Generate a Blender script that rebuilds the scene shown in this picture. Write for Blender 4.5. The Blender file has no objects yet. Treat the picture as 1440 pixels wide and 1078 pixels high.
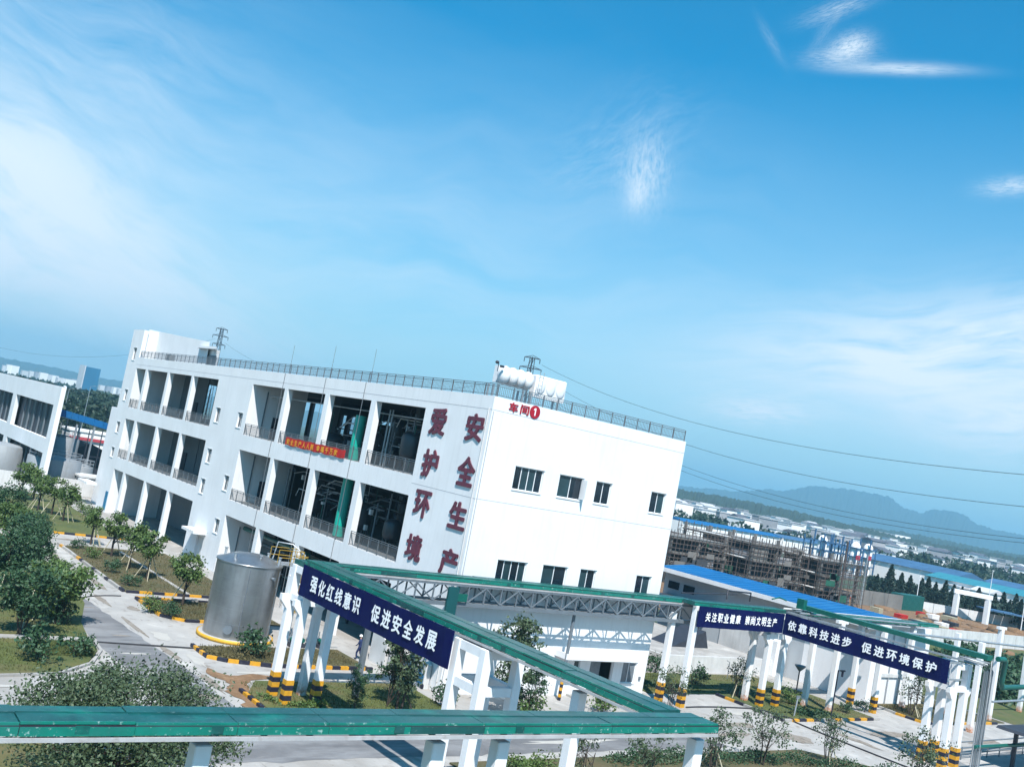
import bpy, math, random
from mathutils import Vector, Matrix
from math import sin, cos, pi, radians, sqrt, atan2

# ---------------------------------------------------------------- camera, sky, sun, exposure
S = bpy.context.scene
COL = S.collection
H = 16.0                       # eye height above the yard, metres
ROLL, PITCH, YAW = 0.1890418, 0.07635136, 0.65299417
F = 1411.44                    # focal length for a picture 1440 wide
fw = Vector((cos(PITCH)*sin(YAW), cos(PITCH)*cos(YAW), sin(PITCH)))
r0 = fw.cross(Vector((0, 0, 1))).normalized(); u0 = r0.cross(fw)
rt = cos(ROLL)*r0 + sin(ROLL)*u0; up = -sin(ROLL)*r0 + cos(ROLL)*u0
cam_d = bpy.data.cameras.new('camera'); cam = bpy.data.objects.new('camera', cam_d); COL.objects.link(cam)
M = Matrix((rt, up, -fw)).transposed().to_4x4(); M.translation = Vector((0, 0, H)); cam.matrix_world = M
cam_d.sensor_width = 36; cam_d.lens = F/1440*36; cam_d.clip_start = 0.5; cam_d.clip_end = 30000
S.camera = cam

SUN = Vector((-0.357, -0.62, 1.0)).normalized()      # towards the sun
SUN_EL = math.asin(SUN.z); SUN_AZ = atan2(SUN.x, SUN.y)
W = bpy.data.worlds.new("World"); S.world = W; W.use_nodes = True
nt = W.node_tree; nt.nodes.clear(); N = nt.nodes.new; L = nt.links.new
def mth(op, a, b=None, c=None, clamp=False):
    n = N('ShaderNodeMath'); n.operation = op; n.use_clamp = clamp
    for i, v in enumerate((a, b, c)):
        if v is None: continue
        if isinstance(v, (int, float)): n.inputs[i].default_value = v
        else: L(v, n.inputs[i])
    return n.outputs[0]
def vm(op, a, b=None, sc=None):
    n = N('ShaderNodeVectorMath'); n.operation = op
    for i, v in enumerate((a, b)):
        if v is None: continue
        if isinstance(v, (tuple, list, Vector)): n.inputs[i].default_value = tuple(v)
        else: L(v, n.inputs[i])
    if sc is not None: n.inputs['Scale'].default_value = sc
    return n.outputs['Value'] if op == 'DOT_PRODUCT' else n.outputs[0]
def mixc(f, a, b, mode='MIX'):
    n = N('ShaderNodeMix'); n.data_type = 'RGBA'; n.blend_type = mode
    for s, v in ((n.inputs[0], f), (n.inputs[6], a), (n.inputs[7], b)):
        if isinstance(v, (int, float)): s.default_value = v
        elif isinstance(v, (tuple, list)): s.default_value = (*v, 1)
        else: L(v, s)
    return n.outputs[2]
sky = N('ShaderNodeTexSky'); sky.sky_type = 'NISHITA'; sky.sun_disc = False
sky.sun_elevation = SUN_EL; sky.sun_rotation = SUN_AZ % (2*pi)
sky.air_density = 1.0; sky.dust_density = 0.6; sky.ozone_density = 2.5
tc = N('ShaderNodeTexCoord'); D = tc.outputs['Generated']
sep = N('ShaderNodeSeparateXYZ'); L(D, sep.inputs[0]); DZ = sep.outputs[2]
SKY_TINT = (0.0, 0.90, 1.16)
base = mixc(1.0, sky.outputs[0], SKY_TINT, 'MULTIPLY')
# pale veil of high cloud: strongest low down and towards the west (left), nearly clear high in the east
lowv = mth('POWER', mth('SUBTRACT', 1.0, mth('MULTIPLY', mth('MAXIMUM', DZ, 0.0), 2.5), clamp=True), 1.15)
west = mth('MULTIPLY_ADD', vm('DOT_PRODUCT', D, (-0.79, 0.61, 0.0)), 0.5, 0.5, clamp=True)
plane = N('ShaderNodeVectorMath'); plane.operation = 'DIVIDE'
cz = N('ShaderNodeCombineXYZ'); zz = mth('MAXIMUM', DZ, 0.06)
for i in range(3): L(zz, cz.inputs[i])
L(D, plane.inputs[0]); L(cz.outputs[0], plane.inputs[1])
def noise(vec, scale, detail=6, rough=0.55, dist=0.0):
    n = N('ShaderNodeTexNoise'); n.inputs['Scale'].default_value = scale; n.inputs['Detail'].default_value = detail
    n.inputs['Roughness'].default_value = rough; n.inputs['Distortion'].default_value = dist
    L(vec, n.inputs['Vector']); return n.outputs['Fac']
mp = N('ShaderNodeMapping'); mp.inputs['Rotation'].default_value = (0, 0, radians(35)); mp.inputs['Scale'].default_value = (0.45, 1.5, 1)
L(plane.outputs[0], mp.inputs[0])
veil = mth('MULTIPLY', mth('SUBTRACT', noise(mp.outputs[0], 0.9, 7, 0.6, 0.6), 0.46, clamp=True), 2.2, clamp=True)
veil = mth('MULTIPLY', veil, mth('MAXIMUM', mth('MULTIPLY_ADD', west, 1.7, -0.75), 0.04))
CLOUD = (5.8, 6.6, 7.3)
c1 = mixc(mth('MULTIPLY', lowv, 0.92, clamp=True), base, (3.9, 5.15, 5.75))
c1 = mixc(mth('MULTIPLY', veil, 0.45, clamp=True), c1, (4.2, 5.1, 5.9))
# wisps, each a ragged patch round one direction of the sky
def wisp(px, py, rad, asp, ang, amt, thr, ns, col):
    d = (fw + rt*(px-720)/F - up*(py-539)/F).normalized()
    a = d.cross(Vector((0, 0, 1))).normalized(); b = a.cross(d)
    e1 = a*cos(ang)+b*sin(ang); e2 = -a*sin(ang)+b*cos(ang)
    nx = mth('SUBTRACT', noise(D, ns*0.6, 3, 0.5), 0.5)
    q1 = mth('MULTIPLY', mth('ADD', vm('DOT_PRODUCT', D, e1), mth('MULTIPLY', nx, rad*0.9)), 1/(rad*asp))
    q2 = mth('MULTIPLY', mth('ADD', vm('DOT_PRODUCT', D, e2), mth('MULTIPLY', nx, rad*1.3)), 1/rad)
    rr = mth('ADD', mth('MULTIPLY', q1, q1), mth('MULTIPLY', q2, q2))
    front = mth('GREATER_THAN', vm('DOT_PRODUCT', D, d), 0.5)
    m = mth('MULTIPLY', mth('POWER', 2.718, mth('MULTIPLY', rr, -1.0)), front)
    cmb = N('ShaderNodeCombineXYZ'); L(mth('MULTIPLY', q1, 0.7), cmb.inputs[0]); L(mth('MULTIPLY', q2, 1.2), cmb.inputs[1]); cmb.inputs[2].default_value = px*.013
    f = mth('MULTIPLY', mth('SUBTRACT', noise(cmb.outputs[0], ns/3.2, 10, 0.62, 0.35), thr, clamp=True), 3.2, clamp=True)
    return mixc(mth('MULTIPLY', mth('MULTIPLY', m, f), amt, clamp=True), col, CLOUD)
c1 = wisp(908, 245, 0.021, 1.6, 1.7, 0.55, 0.30, 16, c1)
c1 = wisp(896, 272, 0.009, 1.7, 1.5, 0.55, 0.20, 16, c1)
c1 = wisp(870, 205, 0.036, 1.8, 0.6, 0.22, 0.40, 14, c1)
c1 = wisp(1196, 66, 0.010, 1.6, 0.3, 0.85, 0.24, 18, c1)
c1 = wisp(1180, 80, 0.008, 3.2, 0.1, 0.5, 0.30, 18, c1)
c1 = wisp(1262, 97, 0.0048, 10.0, 0.02, 0.7, 0.20, 16, c1)
c1 = wisp(1160, 42, 0.005, 4.5, 1.1, 0.16, 0.30, 18, c1)
c1 = wisp(1085, 58, 0.004, 5.0, -0.9, 0.16, 0.28, 18, c1)
c1 = wisp(1180, 10, 0.007, 4.0, 0.4, 0.40, 0.30, 16, c1)
c1 = wisp(1425, 262, 0.008, 3.0, 0.15, 0.6, 0.26, 16, c1)
c1 = wisp(20, 300, 0.09, 1.8, -0.3, 1.2, 0.26, 7, c1)
c1 = wisp(170, 380, 0.045, 4.0, -0.35, 0.75, 0.26, 8, c1)
c1 = wisp(80, 60, 0.08, 2.5, -0.2, 0.35, 0.30, 8, c1)
c1 = wisp(1250, 560, 0.06, 4.5, 0.05, 0.35, 0.10, 6, c1)
c1 = wisp(1330, 500, 0.05, 3.4, 0.15, 1.2, 0.26, 8, c1)
c1 = wisp(1070, 575, 0.014, 3.5, 0.1, 0.9, 0.28, 12, c1)
c1 = wisp(1420, 590, 0.035, 2.6, 0.0, 1.0, 0.26, 9, c1)
c1 = wisp(560, 360, 0.12, 2.6, 0.1, 0.28, 0.34, 7, c1)
bg = N('ShaderNodeBackground'); L(c1, bg.inputs[0]); bg.inputs[1].default_value = 0.094
ow = N('ShaderNodeOutputWorld'); L(bg.outputs[0], ow.inputs[0])

sl = bpy.data.lights.new('sun', 'SUN'); sl.energy = 5.0; sl.angle = radians(0.53); sl.color = (1.0, 0.955, 0.90)
so = bpy.data.objects.new('sun', sl); COL.objects.link(so); so.location = (0, 0, 300)
so.rotation_euler = (-SUN).to_track_quat('-Z', 'Y').to_euler()
vs = S.view_settings; vs.view_transform = 'Standard'; vs.look = 'None'; vs.gamma = 1; vs.use_curve_mapping = False
vs.exposure = 0.70
cy = S.cycles
cy.max_bounces = 6; cy.diffuse_bounces = 2; cy.glossy_bounces = 3; cy.transmission_bounces = 4; cy.volume_bounces = 1
cy.transparent_max_bounces = 6; cy.sample_clamp_indirect = 4; cy.use_denoising = True
cy.use_adaptive_sampling = True; cy.adaptive_threshold = 0.02

# ---------------------------------------------------------------- geometry helpers
def ray(px, py): return fw + rt*(px-720)/F - up*(py-539)/F
def G(px, py, z=0.0):          # the point of the ground seen at a pixel of the photograph, in metres
    d = ray(px, py); t = (z-H)/d.z; return Vector((d.x*t, d.y*t, z))

WL = {}                        # world position of every object built
class MB:
    def __init__(s): s.v = []; s.f = []; s.mi = []; s.sm = []
    def add(s, vs, fs, mi=0, sm=False):
        o = len(s.v); s.v += [tuple(v) for v in vs]
        for f in fs: s.f.append(tuple(i+o for i in f)); s.mi.append(mi); s.sm.append(sm)
        return s
    def box(s, x0, x1, y0, y1, z0, z1, mi=0):
        x0, x1 = min(x0, x1), max(x0, x1); y0, y1 = min(y0, y1), max(y0, y1); z0, z1 = min(z0, z1), max(z0, z1)
        v = [(x0,y0,z0),(x1,y0,z0),(x1,y1,z0),(x0,y1,z0),(x0,y0,z1),(x1,y0,z1),(x1,y1,z1),(x0,y1,z1)]
        return s.add(v, [(0,3,2,1),(4,5,6,7),(0,1,5,4),(1,2,6,5),(2,3,7,6),(3,0,4,7)], mi)
    def bev(s, x0, x1, y0, y1, z0, z1, b, mi=0):      # box with chamfered vertical edges and top
        pts = [(x0+b,y0),(x1-b,y0),(x1,y0+b),(x1,y1-b),(x1-b,y1),(x0+b,y1),(x0,y1-b),(x0,y0+b)]
        cx, cyy = (x0+x1)/2, (y0+y1)/2
        lo = [(p[0],p[1],z0) for p in pts]; hi = [(p[0],p[1],z1-b) for p in pts]
        kx, ky = 1-2*b/max(x1-x0, 1e-4), 1-2*b/max(y1-y0, 1e-4)
        tp = [(cx+(p[0]-cx)*kx, cyy+(p[1]-cyy)*ky, z1) for p in pts]
        fs = [(i,(i+1)%8,8+(i+1)%8,8+i) for i in range(8)]+[(8+i,8+(i+1)%8,16+(i+1)%8,16+i) for i in range(8)]
        return s.add(lo+hi+tp, fs+[tuple(range(16,24)), tuple(range(7,-1,-1))], mi)
    def prism(s, poly, z0, z1, mi=0):
        n = len(poly)
        a = sum(poly[i][0]*poly[(i+1)%n][1]-poly[(i+1)%n][0]*poly[i][1] for i in range(n))
        if a < 0: poly = poly[::-1]
        v = [(p[0],p[1],z0) for p in poly]+[(p[0],p[1],z1) for p in poly]
        return s.add(v, [tuple(range(n-1,-1,-1)), tuple(range(n,2*n))]+[(i,(i+1)%n,n+(i+1)%n,n+i) for i in range(n)], mi)
    def extr(s, poly, axis, a0, a1, mi=0):            # profile extruded along x ('x': poly is y,z) or y ('y': poly is x,z)
        n = len(poly); mk = (lambda p,a:(a,p[0],p[1])) if axis == 'x' else (lambda p,a:(p[0],a,p[1]))
        v = [mk(p,a0) for p in poly]+[mk(p,a1) for p in poly]
        return s.add(v, [tuple(range(n)), tuple(range(2*n-1,n-1,-1))]+[(i,n+i,n+(i+1)%n,(i+1)%n) for i in range(n)], mi)
    def beam(s, p, q, w, h=None, mi=0):
        h = h or w; p = Vector(p); q = Vector(q); d = (q-p).normalized()
        a = d.cross(Vector((0,0,1)));  a = Vector((1,0,0)) if a.length < 1e-3 else a.normalized()
        b = a.cross(d); v = []
        for c in (p, q):
            for sa, sb in ((-1,-1),(1,-1),(1,1),(-1,1)): v.append(c+a*sa*w/2+b*sb*h/2)
        return s.add(v, [(0,1,2,3),(7,6,5,4),(0,4,5,1),(1,5,6,2),(2,6,7,3),(3,7,4,0)], mi)
    def tube(s, pts, r, n=6, mi=0, cap=True, r1=None):
        pts = [Vector(p) for p in pts]; m = len(pts); rings = []
        for i, p in enumerate(pts):
            d = (pts[min(i+1,m-1)]-pts[max(i-1,0)]).normalized()
            a = d.cross(Vector((0,0,1))); a = Vector((1,0,0)) if a.length < 0.05 else a.normalized()
            b = a.cross(d); rr = r if r1 is None else r+(r1-r)*i/(m-1)
            rings += [p+(a*cos(2*pi*k/n)+b*sin(2*pi*k/n))*rr for k in range(n)]
        fs = [(i*n+k, i*n+(k+1)%n, (i+1)*n+(k+1)%n, (i+1)*n+k) for i in range(m-1) for k in range(n)]
        fs = [f[::-1] for f in fs]
        o = s.add(rings, fs, mi, n > 4)
        if cap: s.add(rings[:n], [tuple(range(n))], mi); s.add(rings[-n:], [tuple(range(n-1,-1,-1))], mi)
        return o
    def cyl(s, x, y, z0, z1, r, n=16, r1=None, mi=0): return s.tube([(x,y,z0),(x,y,z1)], r, n, mi, True, r1)
    def lathe(s, prof, x, y, n=24, mi=0):
        v = [(x+r*cos(2*pi*k/n), y+r*sin(2*pi*k/n), z) for r, z in prof for k in range(n)]
        return s.add(v, [(i*n+k, i*n+(k+1)%n, (i+1)*n+(k+1)%n, (i+1)*n+k) for i in range(len(prof)-1) for k in range(n)], mi, True)
    def ball(s, c, rx, ry, rz, n=10, m=7, mi=0, jit=0, rnd=None):
        v = []
        for j in range(m+1):
            th = pi*j/m
            for k in range(n):
                q = 1+(rnd.uniform(-jit, jit) if rnd and 0 < j < m else 0)
                v.append((c[0]+rx*q*sin(th)*cos(2*pi*k/n), c[1]+ry*q*sin(th)*sin(2*pi*k/n), c[2]+rz*q*cos(th)))
        return s.add(v, [(j*n+k, (j+1)*n+k, (j+1)*n+(k+1)%n, j*n+(k+1)%n) for j in range(m) for k in range(n)], mi, True)
    def mesh(s, name, mats):
        me = bpy.data.meshes.new(name); me.from_pydata(s.v, [], s.f); me.update()
        for m in (mats if isinstance(mats, (list, tuple)) else [mats]): me.materials.append(m)
        if len(me.polygons) == len(s.f):
            me.polygons.foreach_set('material_index', s.mi); me.polygons.foreach_set('use_smooth', s.sm)
        return me
def props(o, label=None, cat=None, group=None, kind=None):
    if label: o['label'] = label
    if cat: o['category'] = cat
    if group: o['group'] = group
    if kind: o['kind'] = kind
    return o
def link(o, parent, w):
    COL.objects.link(o); w = Vector(w)
    if parent: o.parent = parent; o.location = w-WL[parent.name]
    else: o.location = w
    WL[o.name] = w
    return o
def root(name, loc, label, cat, group=None):
    o = bpy.data.objects.new(name, None); o.empty_display_size = 0.3
    link(o, None, loc); return props(o, label, cat, group)
def put(name, mb, mats, parent=None, label=None, cat=None, group=None, kind=None, org=None):
    if org is None:
        xs = [v[0] for v in mb.v]; ys = [v[1] for v in mb.v]; zs = [v[2] for v in mb.v]
        org = Vector(((min(xs)+max(xs))/2, (min(ys)+max(ys))/2, min(zs)))
    org = Vector(org); mb.v = [(v[0]-org.x, v[1]-org.y, v[2]-org.z) for v in mb.v]
    o = bpy.data.objects.new(name, mb.mesh(name, mats)); link(o, parent, org)
    return props(o, label, cat, group, kind)
def clone(o, parent=None, w=None, rz=None):
    c = o.copy(); COL.objects.link(c)
    if parent: c.parent = parent
    if w is not None: c.location = w
    WL[c.name] = Vector(w) if w is not None else WL[o.name].copy()
    if rz is not None: c.rotation_euler = (0, 0, rz)
    for ch in [k for k in o.children]: clone(ch, c)
    return c
def again(o, parent, d, **kw):           # an alike piece, shifted by d, sharing its mesh
    c = bpy.data.objects.new(o.name.split('.')[0], o.data); link(c, parent, WL[o.name]+Vector(d)); return props(c, **kw)

# ---------------------------------------------------------------- materials
MATS = {}
def mat(name, col, rough=0.7, metal=0.0, var=0.12, scale=1.5, col2=None, bump=0.0, bscale=8, streak=0.0, spec=0.5, extra=None, thr=None):
    if name in MATS: return MATS[name]
    m = bpy.data.materials.new(name); m.use_nodes = True; MATS[name] = m
    t = m.node_tree; n = t.nodes; l = t.links; b = n['Principled BSDF']
    b.inputs['Roughness'].default_value = rough; b.inputs['Metallic'].default_value = metal
    b.inputs['Specular IOR Level'].default_value = spec
    g = n.new('ShaderNodeNewGeometry')
    no = n.new('ShaderNodeTexNoise'); no.inputs['Scale'].default_value = scale; no.inputs['Detail'].default_value = 6
    no.inputs['Roughness'].default_value = 0.6; l.new(g.outputs['Position'], no.inputs['Vector'])
    cr = n.new('ShaderNodeMapRange'); lo, hi = thr or (0.32, 0.68)
    cr.inputs[1].default_value = lo; cr.inputs[2].default_value = hi; l.new(no.outputs['Fac'], cr.inputs[0])
    mx = n.new('ShaderNodeMix'); mx.data_type = 'RGBA'; l.new(cr.outputs[0], mx.inputs[0])
    c2 = col2 or tuple(c*(1-var) for c in col)
    mx.inputs[6].default_value = (*col, 1); mx.inputs[7].default_value = (*c2, 1)
    out = mx.outputs[2]
    if streak:
        mp = n.new('ShaderNodeMapping'); mp.inputs['Scale'].default_value = (2.2, 2.2, 0.16); l.new(g.outputs['Position'], mp.inputs[0])
        n2 = n.new('ShaderNodeTexNoise'); n2.inputs['Scale'].default_value = 1.3; n2.inputs['Detail'].default_value = 5; l.new(mp.outputs[0], n2.inputs['Vector'])
        r2 = n.new('ShaderNodeMapRange'); r2.inputs[1].default_value = 0.5; r2.inputs[2].default_value = 0.75; r2.inputs[3].default_value = 0; r2.inputs[4].default_value = streak
        l.new(n2.outputs['Fac'], r2.inputs[0])
        m2 = n.new('ShaderNodeMix'); m2.data_type = 'RGBA'; l.new(r2.outputs[0], m2.inputs[0]); l.new(out, m2.inputs[6])
        m2.inputs[7].default_value = (*[c*0.55 for c in col], 1); out = m2.outputs[2]
    if extra: out = extra(n, l, g, out)
    l.new(out, b.inputs['Base Color'])
    if bump:
        n3 = n.new('ShaderNodeTexNoise'); n3.inputs['Scale'].default_value = bscale; n3.inputs['Detail'].default_value = 5; l.new(g.outputs['Position'], n3.inputs['Vector'])
        bp = n.new('ShaderNodeBump'); bp.inputs['Strength'].default_value = 0.6; bp.inputs['Distance'].default_value = bump; l.new(n3.outputs['Fac'], bp.inputs['Height']); l.new(bp.outputs[0], b.inputs['Normal'])
    return m
def over(scale, lo, hi, col, amt=1.0, detail=6, stretch=(1,1,1)):     # a second, patchy tone
    def f(n, l, g, out):
        mp = n.new('ShaderNodeMapping'); mp.inputs['Scale'].default_value = stretch; mp.inputs['Location'].default_value = (13.7, 5.1, 2.2); l.new(g.outputs['Position'], mp.inputs[0])
        no = n.new('ShaderNodeTexNoise'); no.inputs['Scale'].default_value = scale; no.inputs['Detail'].default_value = detail; no.inputs['Roughness'].default_value = 0.62; l.new(mp.outputs[0], no.inputs['Vector'])
        r = n.new('ShaderNodeMapRange'); r.inputs[1].default_value = lo; r.inputs[2].default_value = hi; r.inputs[4].default_value = amt; l.new(no.outputs['Fac'], r.inputs[0])
        m = n.new('ShaderNodeMix'); m.data_type = 'RGBA'; l.new(r.outputs[0], m.inputs[0]); l.new(out, m.inputs[6]); m.inputs[7].default_value = (*col, 1)
        return m.outputs[2]
    return f
def both(*fs):
    def f(n, l, g, out):
        for q in fs: out = q(n, l, g, out)
        return out
    return f
white = mat('white_render', (0.74, 0.745, 0.76), 0.75, var=0.08, scale=0.35, streak=0.16)
white2 = mat('white_paint', (0.73, 0.735, 0.75), 0.6, var=0.07, scale=0.8, streak=0.16)
offwhite = mat('aged_white', (0.60, 0.60, 0.60), 0.8, var=0.2, scale=0.6, streak=0.35)
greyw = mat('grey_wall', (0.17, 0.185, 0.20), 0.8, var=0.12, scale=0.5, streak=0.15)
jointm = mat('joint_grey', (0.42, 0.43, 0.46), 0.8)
darkin = mat('dark_shade', (0.045, 0.05, 0.06), 0.8, var=.3)  # near-black tone; puts indoor shade into the colour of the workshop rear wall
concrete = mat('concrete_floor', (0.13, 0.135, 0.14), 0.8, var=0.2, scale=0.7, bump=0.004)
dark = mat('dark_steel', (0.03, 0.035, 0.05), 0.6, var=0.3, scale=2)
midsteel = mat('grey_steel', (0.17, 0.20, 0.23), 0.5, var=0.2, scale=1.2, metal=0.2)
lightsteel = mat('galvanised_steel', (0.42, 0.45, 0.48), 0.42, metal=0.55, var=0.2, scale=2)
railm = mat('rail_grey', (0.16, 0.18, 0.20), 0.5, metal=0.3)
glass = mat('window_glass', (0.012, 0.022, 0.035), 0.08, var=0.5, scale=0.4, spec=0.6)
frame_w = mat('window_frame_white', (0.74, 0.75, 0.77), 0.45)
teal = mat('teal_cover', (0.005, 0.088, 0.082), 0.40, var=0.45, scale=1.1, spec=0.45,
           extra=both(over(0.55, 0.42, 0.72, (0.035, 0.095, 0.105), 0.9, stretch=(0.5, 1.6, 1)), over(0.9, 0.55, 0.7, (0.005, 0.17, 0.13), 0.6), over(7, 0.60, 0.72, (0.14, 0.24, 0.23), 0.5)))
teal2 = mat('teal_side', (0.004, 0.19, 0.145), 0.38, var=0.3, scale=1.4, extra=both(over(1.2, 0.5, 0.7, (0.02, 0.15, 0.13), 0.8), over(8, 0.60, 0.70, (0.35, 0.48, 0.46), 0.8)))
tealp = mat('green_pipe_paint', (0.004, 0.105, 0.082), 0.4, var=0.2, scale=1.2)
navy = mat('banner_navy', (0.0015, 0.004, 0.060), 0.7, spec=0.15, var=0.25, scale=0.8, bump=0.01, bscale=1.2)
print_w = mat('lettering_white', (0.82, 0.83, 0.86), 0.6, var=0.03)
redm = mat('banner_red', (0.50, 0.012, 0.008), 0.7, var=0.25, scale=2, bump=0.02, bscale=2.5)
yel_l = mat('lettering_yellow', (0.85, 0.42, 0.02), 0.6)
maroon = mat('letter_maroon', (0.125, 0.026, 0.050), 0.6, var=0.35, scale=3, extra=over(3, 0.5, 0.7, (0.19, 0.03, 0.05), 0.7))
redl = mat('sign_red', (0.36, 0.005, 0.02), 0.5)
yellow = mat('hazard_yellow', (0.62, 0.30, 0.012), 0.55, var=0.25, scale=3, extra=over(4, 0.55, 0.75, (0.30, 0.20, 0.07), 0.7))
black = mat('hazard_black', (0.012, 0.012, 0.03), 0.6, var=0.3, scale=3, extra=over(4, 0.60, 0.8, (0.10, 0.09, 0.08), 0.6))
bluer = mat('blue_roof', (0.003, 0.120, 0.33), 0.5, var=0.3, scale=0.25, extra=over(.5, .52, .75, (.03, .15, .28), .7, stretch=(1, .3, 1)))
bluef = mat('faded_blue_roof', (0.05, 0.13, 0.25), 0.6, var=0.3, scale=0.15)
bark = mat('bark', (0.055, 0.04, 0.032), 0.9, var=0.4, scale=6, bump=0.01)
timber = mat('pale_timber_prop', (0.42, 0.38, 0.27), 0.8, var=0.3, scale=4)
def leafmat(name, c1, c2, sc=0.9):
    m = mat(name, c1, 0.55, var=0, scale=sc, col2=c2, spec=0.35, extra=over(4.5, 0.45, 0.7, tuple(min(1, x*1.9) for x in c1), 0.6))
    b = m.node_tree.nodes['Principled BSDF']; b.inputs['Transmission Weight'].default_value = 0.0
    return m
leafA = leafmat('leaf_mid_green', (0.070, 0.110, 0.026), (0.040, 0.080, 0.024))
leafB = leafmat('leaf_dark_green', (0.030, 0.070, 0.028), (0.016, 0.042, 0.022))
leafC = leafmat('leaf_grey_green', (0.060, 0.088, 0.042), (0.026, 0.046, 0.026))
leafD = leafmat('leaf_yellow_green', (0.10, 0.12, 0.02), (0.06, 0.09, 0.02))
pinem = leafmat('pine_green', (0.014, 0.034, 0.022), (0.008, 0.02, 0.016))
forestm = leafmat('forest_green', (0.020, 0.040, 0.020), (0.012, 0.026, 0.016), 0.05)
grass = mat('grass_turf', (0.085, 0.100, 0.022), 0.95, scale=0.35, col2=(0.050, 0.070, 0.020), bump=0.05, bscale=5,
            extra=both(over(0.22, 0.50, 0.66, (0.13, 0.10, 0.045), 0.75), over(3.5, 0.52, 0.72, (0.115, 0.115, 0.04), 0.5)))
grassd = mat('rough_grass', (0.050, 0.058, 0.022), 0.95, scale=0.5, col2=(0.10, 0.075, 0.035), bump=0.06, bscale=4, extra=over(4, 0.5, 0.7, (0.12, 0.10, 0.045), 0.5))
soil = mat('orange_soil', (0.20, 0.115, 0.06), 0.95, scale=0.6, col2=(0.14, 0.08, 0.04), bump=0.03, extra=over(2.5, 0.5, 0.7, (0.30, 0.19, 0.11), 0.6))
conc = mat('concrete_paving', (0.38, 0.365, 0.35), 0.85, scale=0.35, col2=(0.29, 0.28, 0.27), bump=0.006, bscale=9,
           extra=both(over(0.16, 0.50, 0.64, (0.22, 0.20, 0.18), 0.55, stretch=(1.4, 0.5, 1)), over(1.3, 0.57, 0.70, (0.15, 0.125, 0.10), 0.65), over(0.4, 0.56, 0.70, (0.50, 0.485, 0.46), 0.7), over(0.7, 0.62, 0.70, (0.10, 0.09, 0.08), 0.5, stretch=(2.5, 0.4, 1))))
asph = mat('worn_asphalt', (0.165, 0.165, 0.172), 0.9, scale=0.5, col2=(0.105, 0.106, 0.113), bump=0.008, bscale=14,
           extra=both(over(0.35, 0.47, 0.62, (0.24, 0.245, 0.255), 0.8, stretch=(0.35, 1.5, 1)), over(1.6, 0.6, 0.75, (0.31, 0.30, 0.29), 0.5, stretch=(0.4, 1.5, 1))))
fieldm = mat('far_ground', (0.045, 0.065, 0.035), 0.95, scale=0.02, col2=(0.025, 0.045, 0.028), extra=both(over(0.012, 0.55, 0.68, (0.12, 0.11, 0.075), 0.6), over(0.05, 0.58, 0.7, (0.14, 0.13, 0.10), 0.5)))
cement = mat('raw_concrete', (0.20, 0.19, 0.18), 0.9, scale=0.25, var=0.35, streak=0.25)
rust = mat('scaffold_rust', (0.10, 0.078, 0.070), 0.8, var=0.4, scale=1)
netm = mat('debris_net', (0.012, 0.11, 0.07), 0.9, var=0.4, scale=0.4)
inox = mat('tank_stainless', (0.40, 0.42, 0.44), 0.36, metal=0.85, var=0.25, scale=0.9, streak=0.55, bump=0.006, bscale=1.3)
town_w = mat('town_white', (0.82, 0.80, 0.79), 0.85, var=0.12, scale=0.06)
town_g = mat('town_grey', (0.34, 0.34, 0.36), 0.85, var=0.25, scale=0.06)
town_r = mat('town_roof', (0.10, 0.11, 0.14), 0.8, var=0.3, scale=0.1)
town_p = mat('town_pale_roof', (0.50, 0.50, 0.52), 0.8, var=0.2, scale=0.1)
#@@1

def onX(px, py, X): d = ray(px, py); t = X/d.x; return Vector((X, d.y*t, H+d.z*t))
def onY(px, py, Y): d = ray(px, py); t = Y/d.y; return Vector((d.x*t, Y, H+d.z*t))
def P(az, dist, z=0.0): a = radians(az); return Vector((sin(a)*dist, cos(a)*dist, z))

# ---------------------------------------------------------------- the ground
R = random.Random(4)
mb = MB(); mb.box(-3500, 8200, -800, 7700, -3, -0.05); put('ground', mb, fieldm, kind='structure')
def sheet(name, poly, z, m, h=0.0):
    mb = MB()
    if h: mb.prism(poly, z-h, z)
    else: mb.add([(p[0], p[1], z) for p in poly], [tuple(range(len(poly)))])
    o = put(name, mb, m, kind='structure'); return o
def ccw(p):
    a = sum(p[i][0]*p[(i+1)%len(p)][1]-p[(i+1)%len(p)][0]*p[i][1] for i in range(len(p))); return p if a > 0 else p[::-1]
sheet('concrete_yard', ccw([(-25, 12), (104, 12), (104, 64), (90, 66), (90, 131), (48, 146), (-25, 146)]), -0.004, conc, 0.3)
def ragged(poly, amp, step, seed):
    rd_ = random.Random(seed); out = []
    for a, b in zip(poly, poly[1:]+poly[:1]):
        n = max(1, int(((a[0]-b[0])**2+(a[1]-b[1])**2)**.5/step))
        for i in range(n): t_ = i/n; out.append((a[0]+(b[0]-a[0])*t_+rd_.gauss(0, amp), a[1]+(b[1]-a[1])*t_+rd_.gauss(0, amp)))
    return out
for sd_, pl_ in ((1, [(21.6, 50.5), (25.1, 50.5), (25.0, 61), (24.6, 66), (24.2, 74), (23.9, 79.5), (21.4, 79.5), (21.2, 67)]), (2, [(17.5, 43.6), (57, 43.2), (56, 46.5), (48, 50.2), (40.2, 50.4), (25.6, 50.45), (21.8, 50.45), (17.5, 51.2)])):
    sheet('asphalt_road', ccw(ragged(pl_, .09, .9, sd_)), 0.004, asph)
stain = mat('dirt_stain', (0.20, 0.17, 0.14), .95, scale=1.2, col2=(.24, .215, .19), extra=over(3, .5, .65, (.10, .08, .065), .7))
pale = mat('pale_patch', (0.41, 0.395, 0.37), .9, scale=.8, col2=(.36, .345, .32))
rs_ = random.Random(41)
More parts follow.
